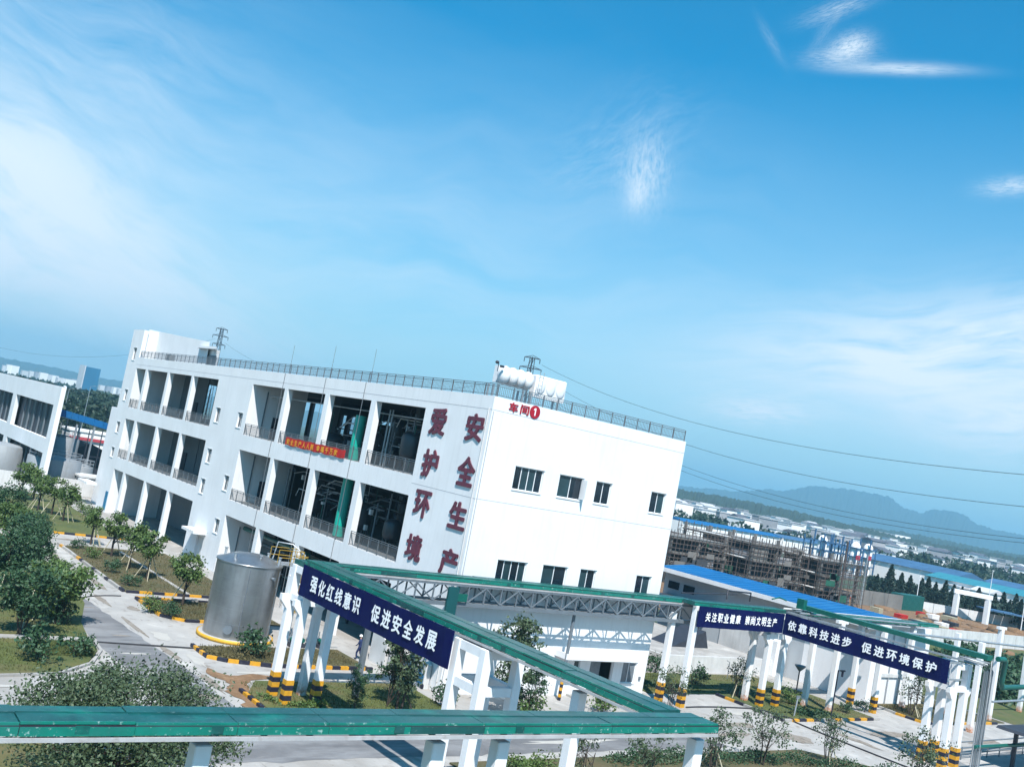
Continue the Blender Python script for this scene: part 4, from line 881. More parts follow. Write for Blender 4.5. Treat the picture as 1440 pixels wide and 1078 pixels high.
TB = [tree_mesh('bare_tree', 51+i, 3, 1.35, 1.2, 1.3, 900, .085, leafC, 26, multi=4, hollow=.2, spread=.16, tr=.07, limb=7) for i in range(3)]
TU = [tree_mesh('upright_tree', 71+i, 6, 1.3, 2.2, 1.4, 2300, .115, (leafB, leafC)[i % 2], 30, multi=2, hollow=.15, spread=.18, tr=.11, limb=12) for i in range(3)]
SHB = [tree_mesh('shrub', 91+i, 1, .62, .5, .12, 520, .085, (leafB, leafA, leafB)[i], 12, multi=3, hollow=.2, spread=.28, tr=.04, limb=3) for i in range(3)]
rnd = random.Random(77)
rowg = 'propped young trees of the back lawn'
for i, (px, py, s, k, lab) in enumerate([
    (27, 703, 1.0, 0, 'leftmost propped young tree of the back lawn row, crown against the grey tanks'),
    (46, 704, 1.0, 1, 'second propped young tree from the left in the back lawn row'),
    (53, 717, .95, 2, 'third propped young tree from the left in the back lawn row'),
    (72, 724, .95, 0, 'fourth propped young tree from the left in the back lawn row'),
    (88, 733, .95, 1, 'propped young tree at the right end of the back lawn row'),
    (127, 765, .88, 2, 'small propped tree on the narrow path edge left of the long bed'),
    (156, 783, .92, 0, 'propped tree in the far part of the long bed, left of its three companions'),
    (181, 800, .98, 1, 'second propped tree of the long bed before the open ground floor bays'),
    (206, 815, .98, 2, 'third propped tree of the long bed beside the round canopy'),
    (256, 852, .90, 0, 'propped tree in the small bed just left of the steel tank')]):
    g = G(px, py); t = tree('young_tree', g.x, g.y, lab, TM[k], s*1.0, rnd.uniform(0, 6), group=rowg); props_for(t, 3, 2.2, 1.15, rnd)
# left lawn trees
for px, py, s, k, r_, lab in [
    (28, 893, .80, 0, .3, 'dark multi-stemmed tree leaning beside the path on the left lawn'),
    (78, 878, .78, 1, 1.9, 'broad round tree on the left lawn beside the road, shrub at its foot'),
    (8, 822, .80, 2, 3.3, 'large dark tree cut by the left edge of the view above the pale props'),
    (40, 803, .72, 0, 4.4, 'dense tree in the left lawn thicket next to the pale upper road'),
    (12, 768, .78, 1, 5.2, 'dark green tree at the left edge behind the thicket')]:
    g = G(px, py); t = tree('lawn_tree', g.x, g.y, lab, TD[k], s, r_)
for px, py, s, k, r_, lab in [
    (30, 778, .7, 2, 2.2, 'middle tree of the left thicket, overlapping its darker neighbours'), (4, 742, .8, 0, .9, 'tree at the left edge just below the grey tanks'),
    (62, 845, .62, 1, 3.0, 'lower bushy tree beside the dusty upper road on the left'), (22, 757, .6, 1, 5.0, 'small green tree in the top of the left thicket'), (52, 765, .45, 0, 1.5, 'little bush-like tree at the road corner by the left thicket')]:
    g = G(px, py); tree('lawn_tree', g.x, g.y, lab, TD[k], s, r_)
for px, py, ex, ey, lab in [(45, 873, 60, 845, 'a'), (3, 857, 33, 832, 'b'), (0, 827, 21, 812, 'c'), (30, 886, 78, 848, 'd')]:
    a = G(px, py); b = G(ex, ey+20); mb = MB(); mb.tube([(a.x, a.y, .03), (a.x+.7, a.y+1.7, 2.3)], .05, 5)
    put('timber_prop', mb, timber, label={'a': 'long pale timber prop crossing the middle of the left lawn', 'b': 'pale timber prop near the left edge, lower one', 'c': 'pale timber prop near the left edge, upper one', 'd': 'longest pale prop leaning from the dark tree to the round tree'}[lab], cat='timber prop')
for px, py, s, k, lab in [(57, 930, 1.7, 0, 'wide dark shrub on the small left corner lawn'), (107, 922, 1.35, 2, 'round bright green shrub on the small left corner lawn'),
    (90, 878, 1.5, 0, 'dark shrub at the foot of the round tree beside the road'), (350, 922, 1.7, 0, 'umbrella shaped dark shrub in front of the steel tank'),
    (110, 772, 1.0, 2, 'small shrub at the far left of the long bed'), (155, 806, 1.1, 0, 'shrub in the middle of the long bed'), (182, 824, 1.05, 2, 'dark shrub near the near end of the long bed'),
    (211, 861, 1.15, 1, 'shrub in the left part of the small bed by the tank'), (236, 868, 1.1, 0, 'dark low shrub beside the propped tree in the small bed'), (130, 785, 1.0, 1, 'brownish shrub in the left part of the long bed'),
    (168, 762, 1.1, 0, 'shrub behind the propped trees near the ground floor bays'), (115, 720, 1.2, 1, 'round shrub right of the back lawn tree row'), (250, 800, 1.3, 1, 'shrub against the white wall behind the small bed'),
    (20, 735, 1.4, 0, 'left dark shrub among the thicket below the back lawn'), (42, 740, 1.3, 1, 'shrub in the thicket near the end of the back lawn'), (60, 735, 1.2, 2, 'low shrub right of the thicket on the back lawn'),
    (620, 992, 1.3, 0, 'shrub left of the middle rack tower beside the paving'), (918, 945, 1.6, 2, 'round dark shrub right of the workshop corner'), (975, 962, 1.5, 0, 'dark shrub behind the striped rack column at the truss end'),
    (845, 1000, 1.5, 1, 'shrub under the slanting tray before the workshop entrance'), (745, 1012, 1.4, 1, 'ragged shrub at the foot of the tree beside the middle tower'),
    (1188, 1003, .9, 0, 'left small dark shrub at the front of the rack bed'), (1214, 1000, 1.0, 2, 'right small dark shrub at the front of the rack bed'), (1110, 990, 1.2, 1, 'low bush behind the striped columns of the rack bed'),
    (1335, 1000, 1.6, 0, 'shrub behind the right rack tower on the far bed')]:
    g = G(px, py); t = tree('shrub', g.x, g.y, lab, SHB[k], s, rnd.uniform(0, 6), 'shrub', names=('stems', 'foliage'))
# middle and right trees
for px, py, s, k, M_, r_, lab, pr in [
    (497, 1000, .50, 0, TU, 1.1, 'low bushy multi-stemmed tree under the left lettered banner', 0), (560, 1000, 1.18, 1, TU, 2.2, 'tall thin tree whose top rises above the slanting tray', 1),
    (545, 992, .8, 2, TU, 4.0, 'smaller dark tree between the two trees under the left banner', 0),
    (708, 1005, 1.22, 1, TU, .4, 'dark tree standing right of the middle rack tower', 0), (742, 1010, .72, 0, TU, 3.6, 'pale green lower tree between the middle tower and the striped post', 0),
    (940, 1000, 1.0, 1, TB, 2.0, 'rounded grey green tree beside the striped columns at the truss end', 0),
    (1000, 1085, 1.08, 2, TB, .5, 'thin grey tree at the tip of the near tray corner', 1), (1070, 1076, 1.12, 1, TB, 1.4, 'wide sparse grey tree in front of the pale yard', 0),
    (1163, 1074, .95, 0, TB, 2.8, 'small sparse tree with forked stem right of the wide grey tree', 1), (1288, 1118, 1.2, 2, TB, 5.3, 'round headed dark tree with many stems by the right rack tower', 0),
    (1035, 980, .95, 2, TB, .2, 'slim dark propped tree at the left side of the rack bed', 1), (1280, 1006, 1.25, 0, TB, 4.9, 'bare propped tree before the white end wall at right', 1),
    (905, 1110, .95, 1, TB, 3.1, 'bare branched tree below the near tray on the right', 0), (812, 1120, 1.05, 0, TB, .9, 'bare stemmed tree beside the column under the near tray', 0)]:
    g = G(px, py); t = tree('garden_tree', g.x, g.y, lab, M_[k], s, r_)
    if pr: props_for(t, 3, 1.5, .9, rnd, (timber, bark)[k % 2])
g = G(1288, 1118)
# the big crown in the lower left, seen above and below the near tray
bt = MB(); bc = MB(); rb_ = random.Random(5)
cs = crown(bc, (0, 0, 3.0), 4.4, 1.75, 27000, .085, rb_, 170, .30, .105)
for i in range(6): limbs(bt, (.2*cos(i), .2*sin(i), -.05), (1.6*cos(i*1.05), 1.6*sin(i*1.05), 3.0), .10, cs, rb_, 12, fork=.3)
tree('spreading_tree', 14.9, 40.3, 'broad low spreading tree behind and below the near green tray at left', (bt.mesh('spreading_trunk', bark), bc.mesh('spreading_crown', leafC)), 1.0, .4)
# clipped hedge masses along the bottom bed
def bushmass(name, label, cat, pts, r, n, size, m, seed):
    rd = random.Random(seed); mb = MB()
    for i in range(n):
        a, b, t = *rd.choice(list(zip(pts, pts[1:]))), rd.random()
        c = Vector((a[0]+(b[0]-a[0])*t, a[1]+(b[1]-a[1])*t, 0)); h = r*(.75+.35*sin(c.x*1.9+seed)+.15*sin(c.x*5.1))
        th = rd.uniform(0, 2*pi); q = sqrt(rd.random()); leaf(mb, c+Vector((cos(th)*q*r*1.1, sin(th)*q*r*1.1, .05+h*sqrt(max(0, 1-q*q))*rd.uniform(.6, 1.05))), size*rd.uniform(.6, 1.2), rd)
    return put(name, mb, m, label=label, cat=cat)
bushmass('hedge', 'dark clipped hedge along the bottom edge in front of the pale yard', 'hedge', [(44, 41.3), (50, 41.2), (58, 40.2), (66, 36.5)], .8, 5200, .09, leafB, 2)
bushmass('hedge', 'leafy hedge under the near tray left of the bottom bed', 'hedge', [(35.5, 40.5), (38.5, 41.0)], .9, 1400, .09, leafA, 3)
bushmass('hedge', 'green ground planting at the foot of the black lamp post', 'hedge', [(73.2, 49.6), (76.4, 49.3)], .7, 1100, .09, leafB, 6)
bushmass('hedge', 'scruffy brown weeds at the left tip of the bed before the tank', 'weeds', [(27.9, 64.1), (28.2, 62.2), (30.2, 61.6)], .5, 500, .09, mat('dry_weed', (.13, .11, .045), .9, var=.4, scale=4), 7)
bushmass('hedge', 'weeds growing round the feet of the left rack tower', 'weeds', [(27.0, 53.4), (28.9, 51.5), (30.5, 51.7)], .45, 650, .10, leafA, 8)
# grass tufts over the lawns: more than anyone could count
def tufts(name, polys, n, h, m, seed, label='short rough grass blades of the lawns'):
    rd = random.Random(seed); mb = MB()
    for i in range(n):
        x0, x1, y0, y1 = rd.choice(polys); x, y = rd.uniform(x0, x1), rd.uniform(y0, y1); a = rd.uniform(0, 6.28); hh = h*rd.uniform(.4, 1.3); w = .03
        o = len(mb.v); mb.v += [(x-cos(a)*w, y-sin(a)*w, .07), (x+cos(a)*w, y+sin(a)*w, .07), (x+rd.uniform(-.06, .06), y+rd.uniform(-.06, .06), .08+hh)]; mb.f.append((o, o+1, o+2)); mb.mi.append(0); mb.sm.append(False)
    return put(name, mb, m, label=label, cat='grass', kind='stuff')
tufts('grass_blades', [(8, 17, 57.8, 64.8), (17, 20.3, 61.2, 64.6), (12, 20.8, 66.5, 80), (20, 23, 76.5, 84), (27.2, 39, 51.2, 56.4), (62, 69, 55.6, 61), (70, 83, 48.6, 61)], 26000, .11, grass, 4)
tufts('grass_blades', [(28.2, 38, 82, 102), (28.6, 37, 72.6, 78.8), (28.5, 38, 61, 65), (89, 100, 47.5, 52)], 17000, .15, mat('dry_grass', (.10, .09, .035), .9, var=.5, scale=1.2), 5, 'longer dry grass blades in the planting beds')

# ---------------------------------------------------------------- left background: open hall, tanks, blue canopy, forest, city
hb = root('open_hall', (35, 145, 0), 'white two-storey open hall cut by the left edge, dark bays between white bands', 'building')
mb = MB(); hsl = []
for k in range(4): hsl += [(145.2+25.3*k, 168.2+25.3*k, 7.3, 11.9), (145.2+25.3*k, 168.2+25.3*k, .6, 5.3)]
holes(mb, 'x', 35, 35.6, 142.9, 248, 0, 14.5, hsl); put('facade', mb, white, hb)
mb = MB(); mb.prism([(35.602, 142.9), (35.602, 143.4), (41.4, 168.3), (41.8, 168.3)], 0, 14.5); put('end_wall', mb, white, hb)
for z0_, z1_ in ((13.2, 13.6), (6.0, 6.5)): mb = MB(); mb.prism([(35.61, 144.2), (35.61, 248), (41, 248), (41, 168.3)], z0_, z1_); put('floor_slab', mb, concrete, hb)
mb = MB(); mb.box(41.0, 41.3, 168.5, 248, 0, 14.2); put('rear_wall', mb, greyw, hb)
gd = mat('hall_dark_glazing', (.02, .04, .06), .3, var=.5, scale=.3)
for k in range(4):
    for z0, z1 in ((7.3, 11.9), (.6, 5.3)):
        for i in range(7):
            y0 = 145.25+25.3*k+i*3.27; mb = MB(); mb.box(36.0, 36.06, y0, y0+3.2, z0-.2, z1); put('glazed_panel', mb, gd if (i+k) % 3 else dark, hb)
            if i: mb = MB(); mb.box(35.75, 35.95, y0-.15, y0+.02, z0-.3, z1+.2); put('mullion_post', mb, midsteel, hb)
def bgtank(x, y, r, h, label, m=lightsteel, z=0, rail=True):
    t = root('storage_tank', (x, y, z), label, 'tank'); mb = MB()
    mb.lathe([(r, z), (r, z+h), (r*.98, z+h+.05), (.02, z+h+.45)], x, y, 28); put('shell', mb, m, t)
    if rail:
        mb = MB()
        for zz in (.5, 1.0): mb.tube([(x+cos(a)*r*.97, y+sin(a)*r*.97, z+h+zz) for a in [2*pi*i/20 for i in range(21)]], .04, 4)
        for i in range(10): a = 2*pi*i/10; mb.tube([(x+cos(a)*r*.97, y+sin(a)*r*.97, z+h), (x+cos(a)*r*.97, y+sin(a)*r*.97, z+h+1)], .035, 4)
        put('guard_rail', mb, lightsteel, t)
    return t
tk_g = mat('grey_tank_paint', (.25, .27, .29), .6, var=.2, scale=.5, streak=.3)
bgtank(33.2, 160, 2.9, 4.6, 'grey storage tank cut by the left edge behind the row trees', tk_g, rail=False)
c = onY(77, 672, 150); bgtank(c.x, 152, 3.6, 4.3, 'wide flat grey tank with guard rail before the white hall corner', tk_g)
bgtank(41.5, 163, 2.6, 6.8, 'tall pale grey tank between the white hall and the blue canopy', tk_g)
bgtank(44.2, 158, 1.4, 3.2, 'small tank in front of the tall pale grey tank', tk_g)
# low wall and kerb blocks
mb = MB(); mb.box(28, 46, 146.3, 146.7, 0, 2.2); put('yard_wall', mb, offwhite, label='long weathered low wall behind the back lawn trees', cat='wall')
mb = MB(); mb.box(41, 47, 147.2, 151, 0, 2.6); mb.box(40.8, 47.2, 147, 151.2, 2.603, 2.85); put('pump_house', mb, offwhite, label='low flat-roofed pump house left of the workshop end', cat='building')
mb = MB(); mb.lathe([(.02, 0), (3.2, 0), (3.2, 2.7), (3.3, 2.9), (.02, 2.95)], 45.5, 143.9, 24); put('settling_basin', mb, greyw, label='round grey basin with pale rim at the left foot of the workshop', cat='basin')
# blue arched canopy on a steel frame
bcn = root('blue_canopy', (44, 160, 0), 'blue corrugated canopy roof on thin steel posts between hall and workshop', 'canopy')
ct = [(37.0, 11.0, 0), (39.2, 11.75, 1), (42.5, 11.5, 2), (48.6, 10.7, 3)]
P_ = [onY(82, 574, 160), onY(93, 577, 160), onY(120, 585, 160), (onY(159, 597, 160))]
pr = [(q.x, q.z) for q in P_]
for i in range(len(pr)-1):
    n = 3
    for k in range(n):
        x0 = pr[i][0]+(pr[i+1][0]-pr[i][0])*k/n; x1 = pr[i][0]+(pr[i+1][0]-pr[i][0])*(k+1)/n-.03; z0 = pr[i][1]+(pr[i+1][1]-pr[i][1])*k/n; z1 = pr[i][1]+(pr[i+1][1]-pr[i][1])*(k+1)/n
        mb = MB(); mb.extr([(x0, z0), (x1, z1), (x1, z1-.12), (x0, z0-.12)], 'y', 160, 176); put('roof_sheet', mb, bluer, bcn); mb = MB(); mb.extr([(x0, z0-.005), (x1, z1-.005), (x1, z1-1.0), (x0, z0-1.0)], 'y', 159.85, 159.98); put('valance', mb, bluer, bcn)
mb = MB()
for y in (160.1, 168, 175.8):
    z0, z1 = pr[0][1]-1.0, pr[-1][1]-1.0; mb.beam((pr[0][0], y, z0), (pr[-1][0], y, z1), .14); k = 14
    for i in range(k):
        xa = pr[0][0]+(pr[-1][0]-pr[0][0])*i/k; xb = pr[0][0]+(pr[-1][0]-pr[0][0])*(i+1)/k; mb.beam((xa, y, z0+(z1-z0)*i/k+.05), ((xa+xb)/2, y, z0+(z1-z0)*i/k+.8), .07); mb.beam(((xa+xb)/2, y, z0+(z1-z0)*i/k+.8), (xb, y, z0+(z1-z0)*(i+1)/k+.05), .07)
put('roof_truss', mb, lightsteel, bcn)
for x in (pr[0][0]+.4, (pr[0][0]+pr[-1][0])/2-1, pr[-1][0]-2.6, pr[-1][0]-.5):
    for y in (160.1, 175.8): mb = MB(); mb.box(x-.13, x+.13, y-.13, y+.13, 0, 9.2); put('post', mb, lightsteel, bcn)
mb = MB()
for z in (2.5, 4.7, 6.6): mb.beam((44, 160.1, z), (pr[-1][0], 160.1, z), .12)
for x in (44.5, 46.4, 48.2, 49.6): mb.beam((x, 160.1, 0), (x, 160.1, 9), .12)
put('side_frame', mb, dark, bcn)
mb = MB(); mb.box(43.5, 49.5, 164, 172, 0, 5.2); mb.extr([(43.5, 5.2), (46.5, 6.3), (49.5, 5.2)], 'y', 164, 172); put('covered_store', mb, dark, label='dark covered store standing under the blue canopy', cat='shed')
mb = MB(); mb.box(56, 80, 215, 221, 0, 5.5); mb.box(55.8, 80.2, 214.8, 221.2, 5.503, 5.9); put('low_building', mb, town_w, label='long low white building seen through the canopy posts', cat='building')
mb = MB(); mb.box(55.9, 80, 214.7, 214.79, 3.9, 4.5); put('red_band', mb, mat('red_band', (.45, .05, .07), .7), label='faded red strip on the low white building behind the canopy', cat='sign')
def lamppost(x, y, h, label, m=lightsteel, arm=1.4, ang=0.4):
    t = root('street_lamp', (x, y, 0), label, 'street lamp', 'street lamps'); mb = MB(); mb.tube([(x, y, 0), (x, y, h)], .12, 6, r1=.07); put('pole', mb, m, t)
    e = (x+cos(ang)*arm, y+sin(ang)*arm, h+.35); mb = MB(); mb.tube([(x, y, h), e], .05, 5); put('arm', mb, m, t)
    mb = MB(); mb.box(e[0]-.3, e[0]+.3, e[1]-.15, e[1]+.15, h+.28, h+.4); put('lamp_head', mb, m, t)
for px, py, d, h, lab in ((91, 575, 330, 12.5, 'left pale street lamp before the dark wood above the blue canopy'), (117, 590, 300, 14.5, 'right taller street lamp rising behind the blue canopy')):
    r_ = ray(px, py); k = d/sqrt(r_.x**2+r_.y**2); lamppost(r_.x*k, r_.y*k, h, lab)
# the dark wood beyond, one mass
def foliage_field(name, label, cat, fn, n, size, m, seed, kind='stuff'):
    rd = random.Random(seed); mb = MB()
    for i in range(n):
        p, s = fn(rd, i); leaf(mb, Vector(p), size*s*rd.uniform(.6, 1.3), rd)
    return put(name, mb, m, label=label, cat=cat, kind=kind)
TRS = []
rd = random.Random(21)
for i in range(420):
    az = rd.uniform(3, 19.5); d = rd.uniform(300, 560); h = rd.uniform(6, 11)*(1.05 if d > 480 else .85)
    TRS.append((*P(az, d)[:2], h, rd.uniform(2.6, 4.6)))
def fwood(rd, i):
    x, y, h, r_ = TRS[i % len(TRS)]; th = rd.uniform(0, 2*pi); u = rd.uniform(-.2, 1); q = sqrt(max(0, 1-u*u))*rd.uniform(.7, 1.05)
    return (x+cos(th)*q*r_, y+sin(th)*q*r_, h*.5+u*h*.55), 1
foliage_field('far_wood', 'dark evergreen wood behind the white hall and blue canopy', 'wood', fwood, 34000, 1.05, forestm, 3)
# individual conifers rising over that wood
def conifer_mesh(seed, h, r, n, size, m=pinem):
    rd = random.Random(seed); c = MB(); t = MB(); t.tube([(0, 0, 0), (0, 0, h*.9)], r*.09, 5, r1=.03)
    for i in range(n):
        u = rd.random()**.75; z = h*(.10+.9*u); q = r*(1-u)**.8*(.55+.5*rd.random())*(1+.18*sin(z*5)); a = rd.uniform(0, 2*pi)
        leaf(c, Vector((cos(a)*q, sin(a)*q, z)), size*rd.uniform(.7, 1.3), rd)
    return t.mesh('conifer_trunk', bark), c.mesh('conifer_crown', m)
CN = [conifer_mesh(s, 9, 2.2, 900, .38) for s in (1, 2, 3)]
CNL = ['%s dark conifer standing up from the wood behind the blue canopy' % w for w in ('first', 'second', 'third', 'fourth', 'fifth', 'sixth', 'seventh')]
for i, (px, d, s) in enumerate(((50, 520, 1.15), (78, 530, 1.25), (85, 525, 1.0), (92, 530, .95), (118, 540, 1.0), (135, 540, .9), (152, 540, .9))):
    r_ = ray(px, 530); k = d/sqrt(r_.x**2+r_.y**2); tree('conifer', r_.x*k, r_.y*k, CNL[i], CN[i % 3], s, i, group='conifers of the far wood', z=0)
# the city on the left horizon
rd = random.Random(6)
cityw = [mat('city_pale', (.55, .57, .60), .8, var=.2, scale=.02), mat('city_grey', (.32, .36, .42), .8, var=.2, scale=.02), mat('city_white', (.72, .72, .72), .8, var=.1, scale=.02)]
NTH = ['%s pale block of the distant city, counted from the left' % w for w in 'first second third fourth fifth sixth seventh eighth ninth tenth eleventh twelfth thirteenth fourteenth fifteenth sixteenth seventeenth eighteenth nineteenth twentieth'.split()]
def block(x, y, w, dpt, h, m, name='far_building', label='', cat='building', group=None, rows=0, roof=None, rz=0.0):
    t = root(name, (0, 0, 0), label, cat, group)
    mb = MB(); mb.box(-w/2, w/2, -dpt/2, dpt/2, -.2, h); put('wall', mb, m, t, org=(0, 0, 0))
    if roof == 'gable':
        mb = MB(); mb.extr([(-w/2-.4, h+.003), (0, h+w*.17), (w/2+.4, h+.003)], 'y', -dpt/2-.4, dpt/2+.4); put('roof', mb, town_r if rd.random() < .62 else town_p, t, org=(0, 0, 0))
    elif roof == 'flat':
        mb = MB(); mb.box(-w/2-.3, w/2+.3, -dpt/2-.3, dpt/2+.3, h+.003, h+.5); put('roof', mb, town_p, t, org=(0, 0, 0))
    if rows:
        nw = max(2, int(dpt/3.6)); mb0 = MB(); mb0.box(-w/2-.05, -w/2+.05, -.6, .6, 0, 1.3); p0 = None
        for r_ in range(rows):
            for c in range(nw):
                yy = -dpt/2+dpt*(c+.5)/nw; zz = 1.2+r_*(h-.8)/rows
                if p0 is None: p0 = put('window', mb0, glass, t, org=(-w/2, 0, 0)); p0.location = (-w/2, yy, zz)
                else:
                    q = bpy.data.objects.new('window', p0.data); COL.objects.link(q); q.parent = t; q.location = (-w/2, yy, zz); WL[q.name] = Vector((x, y, 0))
    t.location = (x, y, 0); t.rotation_euler = (0, 0, rz); return t
k = 0
for px, wpx, hpx, d, m in ((8, 6, 9, 1900, 0), (14, 7, 14, 1700, 2), (22, 8, 14, 1700, 2), (47, 8, 8, 1700, 0), (54, 7, 9, 1650, 1), (62, 9, 10, 1600, 2), (70, 7, 8, 1650, 0), (78, 8, 8, 1700, 2), (88, 12, 6, 1500, 0), (100, 14, 6, 1500, 2), (146, 9, 7, 1500, 0), (155, 9, 8, 1450, 1), (165, 10, 9, 1400, 2), (172, 10, 8, 1300, 0), (107, 10, 8, 1800, 1), (37, 9, 5, 1900, 0)):
    y = 511.2+px*.1913-1; r_ = ray(px, y); kk = d/sqrt(r_.x**2+r_.y**2); hh = 12+(hpx*.45-2)*d/F
    block(r_.x*kk, r_.y*kk, wpx*d/F, wpx*d/F, max(8, hh), cityw[m], label=NTH[k], group='blocks of the distant city'); k += 1
d = 1150; r_ = ray(124, 535); kk = d/sqrt(r_.x**2+r_.y**2)
tw = block(r_.x*kk, r_.y*kk, 15, 20, 30, mat('blue_glass_tower', (.03, .16, .30), .3, var=.3, scale=.05), label='blue glass office tower on the left horizon with pale side', name='office_tower')
mb = MB(); mb.box(-8.5, -7.6, -10.5, 10.5, 0, 31); put('pale_side', mb, cityw[0], tw, org=(0, 0, 0)).location = (0, 0, 0)
def fcity(rd, i):
    p = P(rd.uniform(3, 20), rd.uniform(700, 1500)); return (p.x, p.y, rd.uniform(0, 6)), rd.uniform(.8, 1.8)
foliage_field('far_trees', 'tree belt between the wood and the distant city', 'trees', fcity, 5000, 2.4, forestm, 9)
#@@4

# ---------------------------------------------------------------- right background: warehouse, bund, building site
wh = root('blue_roof_warehouse', (88, 52.6, 0), 'long warehouse with bright blue metal roof and pale fascia beyond the rack', 'building')
greyc = mat('warehouse_cladding', (.40, .43, .46), .7, var=.1, scale=.4, streak=.1)
mb = MB(); mb.box(88, 88.3, 60.0, 79.6, 0, 7.4); put('side_wall', mb, greyc, wh)
mb = MB(); mb.box(88, 88.3, 52.9, 59.99, 0, 7.4); put('side_wall', mb, white, wh)
mb = MB(); mb.box(88, 98, 52.6, 52.9, 0, 7.45); put('end_wall', mb, white, wh)
mb = MB(); mb.box(97.7, 98, 52.91, 79.6, 0, 6.8); mb.box(88.31, 97.69, 79.3, 79.6, 0, 7.2); put('rear_wall', mb, greyc, wh)
mb = MB(); mb.box(94.6, 95.0, 52.25, 52.597, 0, 5.2); put('buttress', mb, white, wh)
mb = MB(); mb.box(88.9, 94.2, 52.45, 52.597, 2.6, 2.95); put('ledge', mb, offwhite, wh)
nS = 27
for i in range(nS):
    y0 = 53.1+i*(80.2-53.1)/nS; y1 = y0+(80.2-53.1)/nS-.02
    if y0 < 53.0: continue
    mb = MB(); mb.extr([(87.05, 7.42), (93, 8.0), (93, 8.08), (87.05, 7.50)], 'y', y0, y1); mb.beam((87.06, y0+.05, 7.51), (92.98, y0+.05, 8.09), .06, .05); put('roof_sheet', mb, bluer, wh)
    if i % 3 == 0: mb = MB(); mb.extr([(93.0, 8.0), (98.8, 7.42), (98.8, 7.50), (93.0, 8.08)], 'y', y0, min(80.2, y0+3.0)); put('roof_sheet', mb, bluer, wh)
mb = MB(); mb.box(86.85, 87.04, 53.0, 80.2, 7.02, 7.46); put('fascia_gutter', mb, white2, wh)
mb = MB(); mb.box(87.05, 87.99, 53.0, 80.2, 7.10, 7.16); put('soffit', mb, greyc, wh)
for y in (75.0, 77.3): mb = MB(); mb.box(87.93, 87.995, y, y+1.6, 5.3, 6.1); put('window', mb, glass, wh)
mb = MB(); mb.box(87.9, 87.995, 66, 70.5, .0, 4.1); put('roller_shutter', mb, offwhite, wh)
mb = MB(); mb.box(85.6, 87.99, 71.5, 79, 4.45, 4.6); put('side_canopy', mb, dark, wh)
for y in (71.6, 75, 78.6): mb = MB(); mb.box(85.7, 85.82, y, y+.12, 0, 4.44); put('canopy_post', mb, dark, wh)
for x in (88.9, 91.2, 93.3): mb = MB(); mb.tube([(x, 52.5, 0), (x, 52.5, 6.9)], .06, 5); put('downpipe', mb, lightsteel, wh)
# bund with containers
bd = root('bund', (80, 66, 0), 'low white bund wall with pale deck between workshop and warehouse', 'wall')
mb = MB(); mb.box(70.0, 86.0, 62.0, 62.25, 0, 1.55); put('bund_wall', mb, offwhite, bd)
mb = MB(); mb.box(70.0, 70.25, 62.26, 84, 0, 1.55); put('bund_wall', mb, offwhite, bd)
mb = MB(); mb.box(70.26, 86.0, 62.26, 84, 0, 1.32); put('deck', mb, conc, bd)
mb = MB(); mb.box(86.0, 87.7, 61.7, 63.0, 0, 3.4); put('end_block', mb, white, bd)
cb = mat('dark_teal_sheet', (.01, .075, .10), .5, var=.2)
def container(x, y, w, d, h, z, m, label, rib=True):
    t = root('container', (x, y, z), label, 'container'); mb = MB(); mb.box(x, x+w, y, y+d, z, z+h); put('body', mb, m, t)
    for i in range(int(w/.5)): mb = MB(); mb.box(x+.1+i*.5, x+.22+i*.5, y-.05, y-.002, z+.1, z+h-.1); put('rib', mb, m, t)
container(76.3, 73.5, 3.6, 3, 2.4, 1.33, cb, 'dark teal container on the bund deck just left of the small banner')
mb = MB(); mb.extr([(76.2, 1.33), (81.5, 1.33), (80.8, 3.0)], 'y', 66.5, 69.5); put('dark_tarp_heap', mb, dark, label='dark tarpaulin wedge on the bund deck under the small banner', cat='tarpaulin')
st = root('steel_stair', (66.5, 66, 0), 'white tubular steel stair and posts right of the workshop corner', 'stairs')
for x in (66.2, 67.3, 68.4):
    mb = MB(); mb.box(x-.08, x+.08, 68, 68.16, 0, 6.2); put('post', mb, white2, st)
for i in range(5): mb = MB(); mb.box(66.1, 68.5, 67.9, 68.25, 3.6+.5*i, 3.7+.5*i); put('rail', mb, white2, st)
mb = MB(); mb.box(66.3, 68.2, 68.4, 68.5, 1.5, 3.5); put('dark_opening', mb, glass, st)
mb = MB(); mb.box(65.9, 69.9, 68.6, 80, 0, 3.3); put('low_store', mb, greyc, label='low grey store behind the steel stair right of the workshop', cat='building')
# small yard items
def floodlamp(p, label):
    t = root('garden_lamp', (p.x, p.y, 0), label, 'lamp'); mb = MB(); mb.tube([(p.x, p.y, 0), (p.x, p.y, 2.2)], .06, 6); put('pole', mb, black, t)
    mb = MB(); mb.lathe([(.08, 2.1), (.5, 2.55), (.5, 2.65), (.05, 2.7)], p.x, p.y, 14); put('lamp_bowl', mb, midsteel, t)
floodlamp(Vector((81.5, 55.6, 0)), 'bowl-shaped dark garden lamp in the grass behind the rack columns')
g = G(1168, 1010); ll = root('lamp_post', (g.x, g.y, 0), 'slim black lamp post on the kerb of the rack bed', 'street lamp')
mb = MB(); mb.tube([(g.x, g.y, 0), (g.x, g.y, 4.05)], .055, 6); put('pole', mb, black, ll)
mb = MB(); mb.tube([(g.x, g.y, 4.0), (g.x+.9, g.y, 4.05)], .03, 4); mb.box(g.x+.35, g.x+.95, g.y-.08, g.y+.08, 3.95, 4.05); mb.box(g.x+.6, g.x+.75, g.y-.06, g.y+.06, 3.5, 3.95); put('lamp_head', mb, black, ll)
g = G(1116, 1008); sp = root('marker_post', (g.x, g.y, 0), 'short leaning grey marker post by the kerb under the banner corner', 'post')
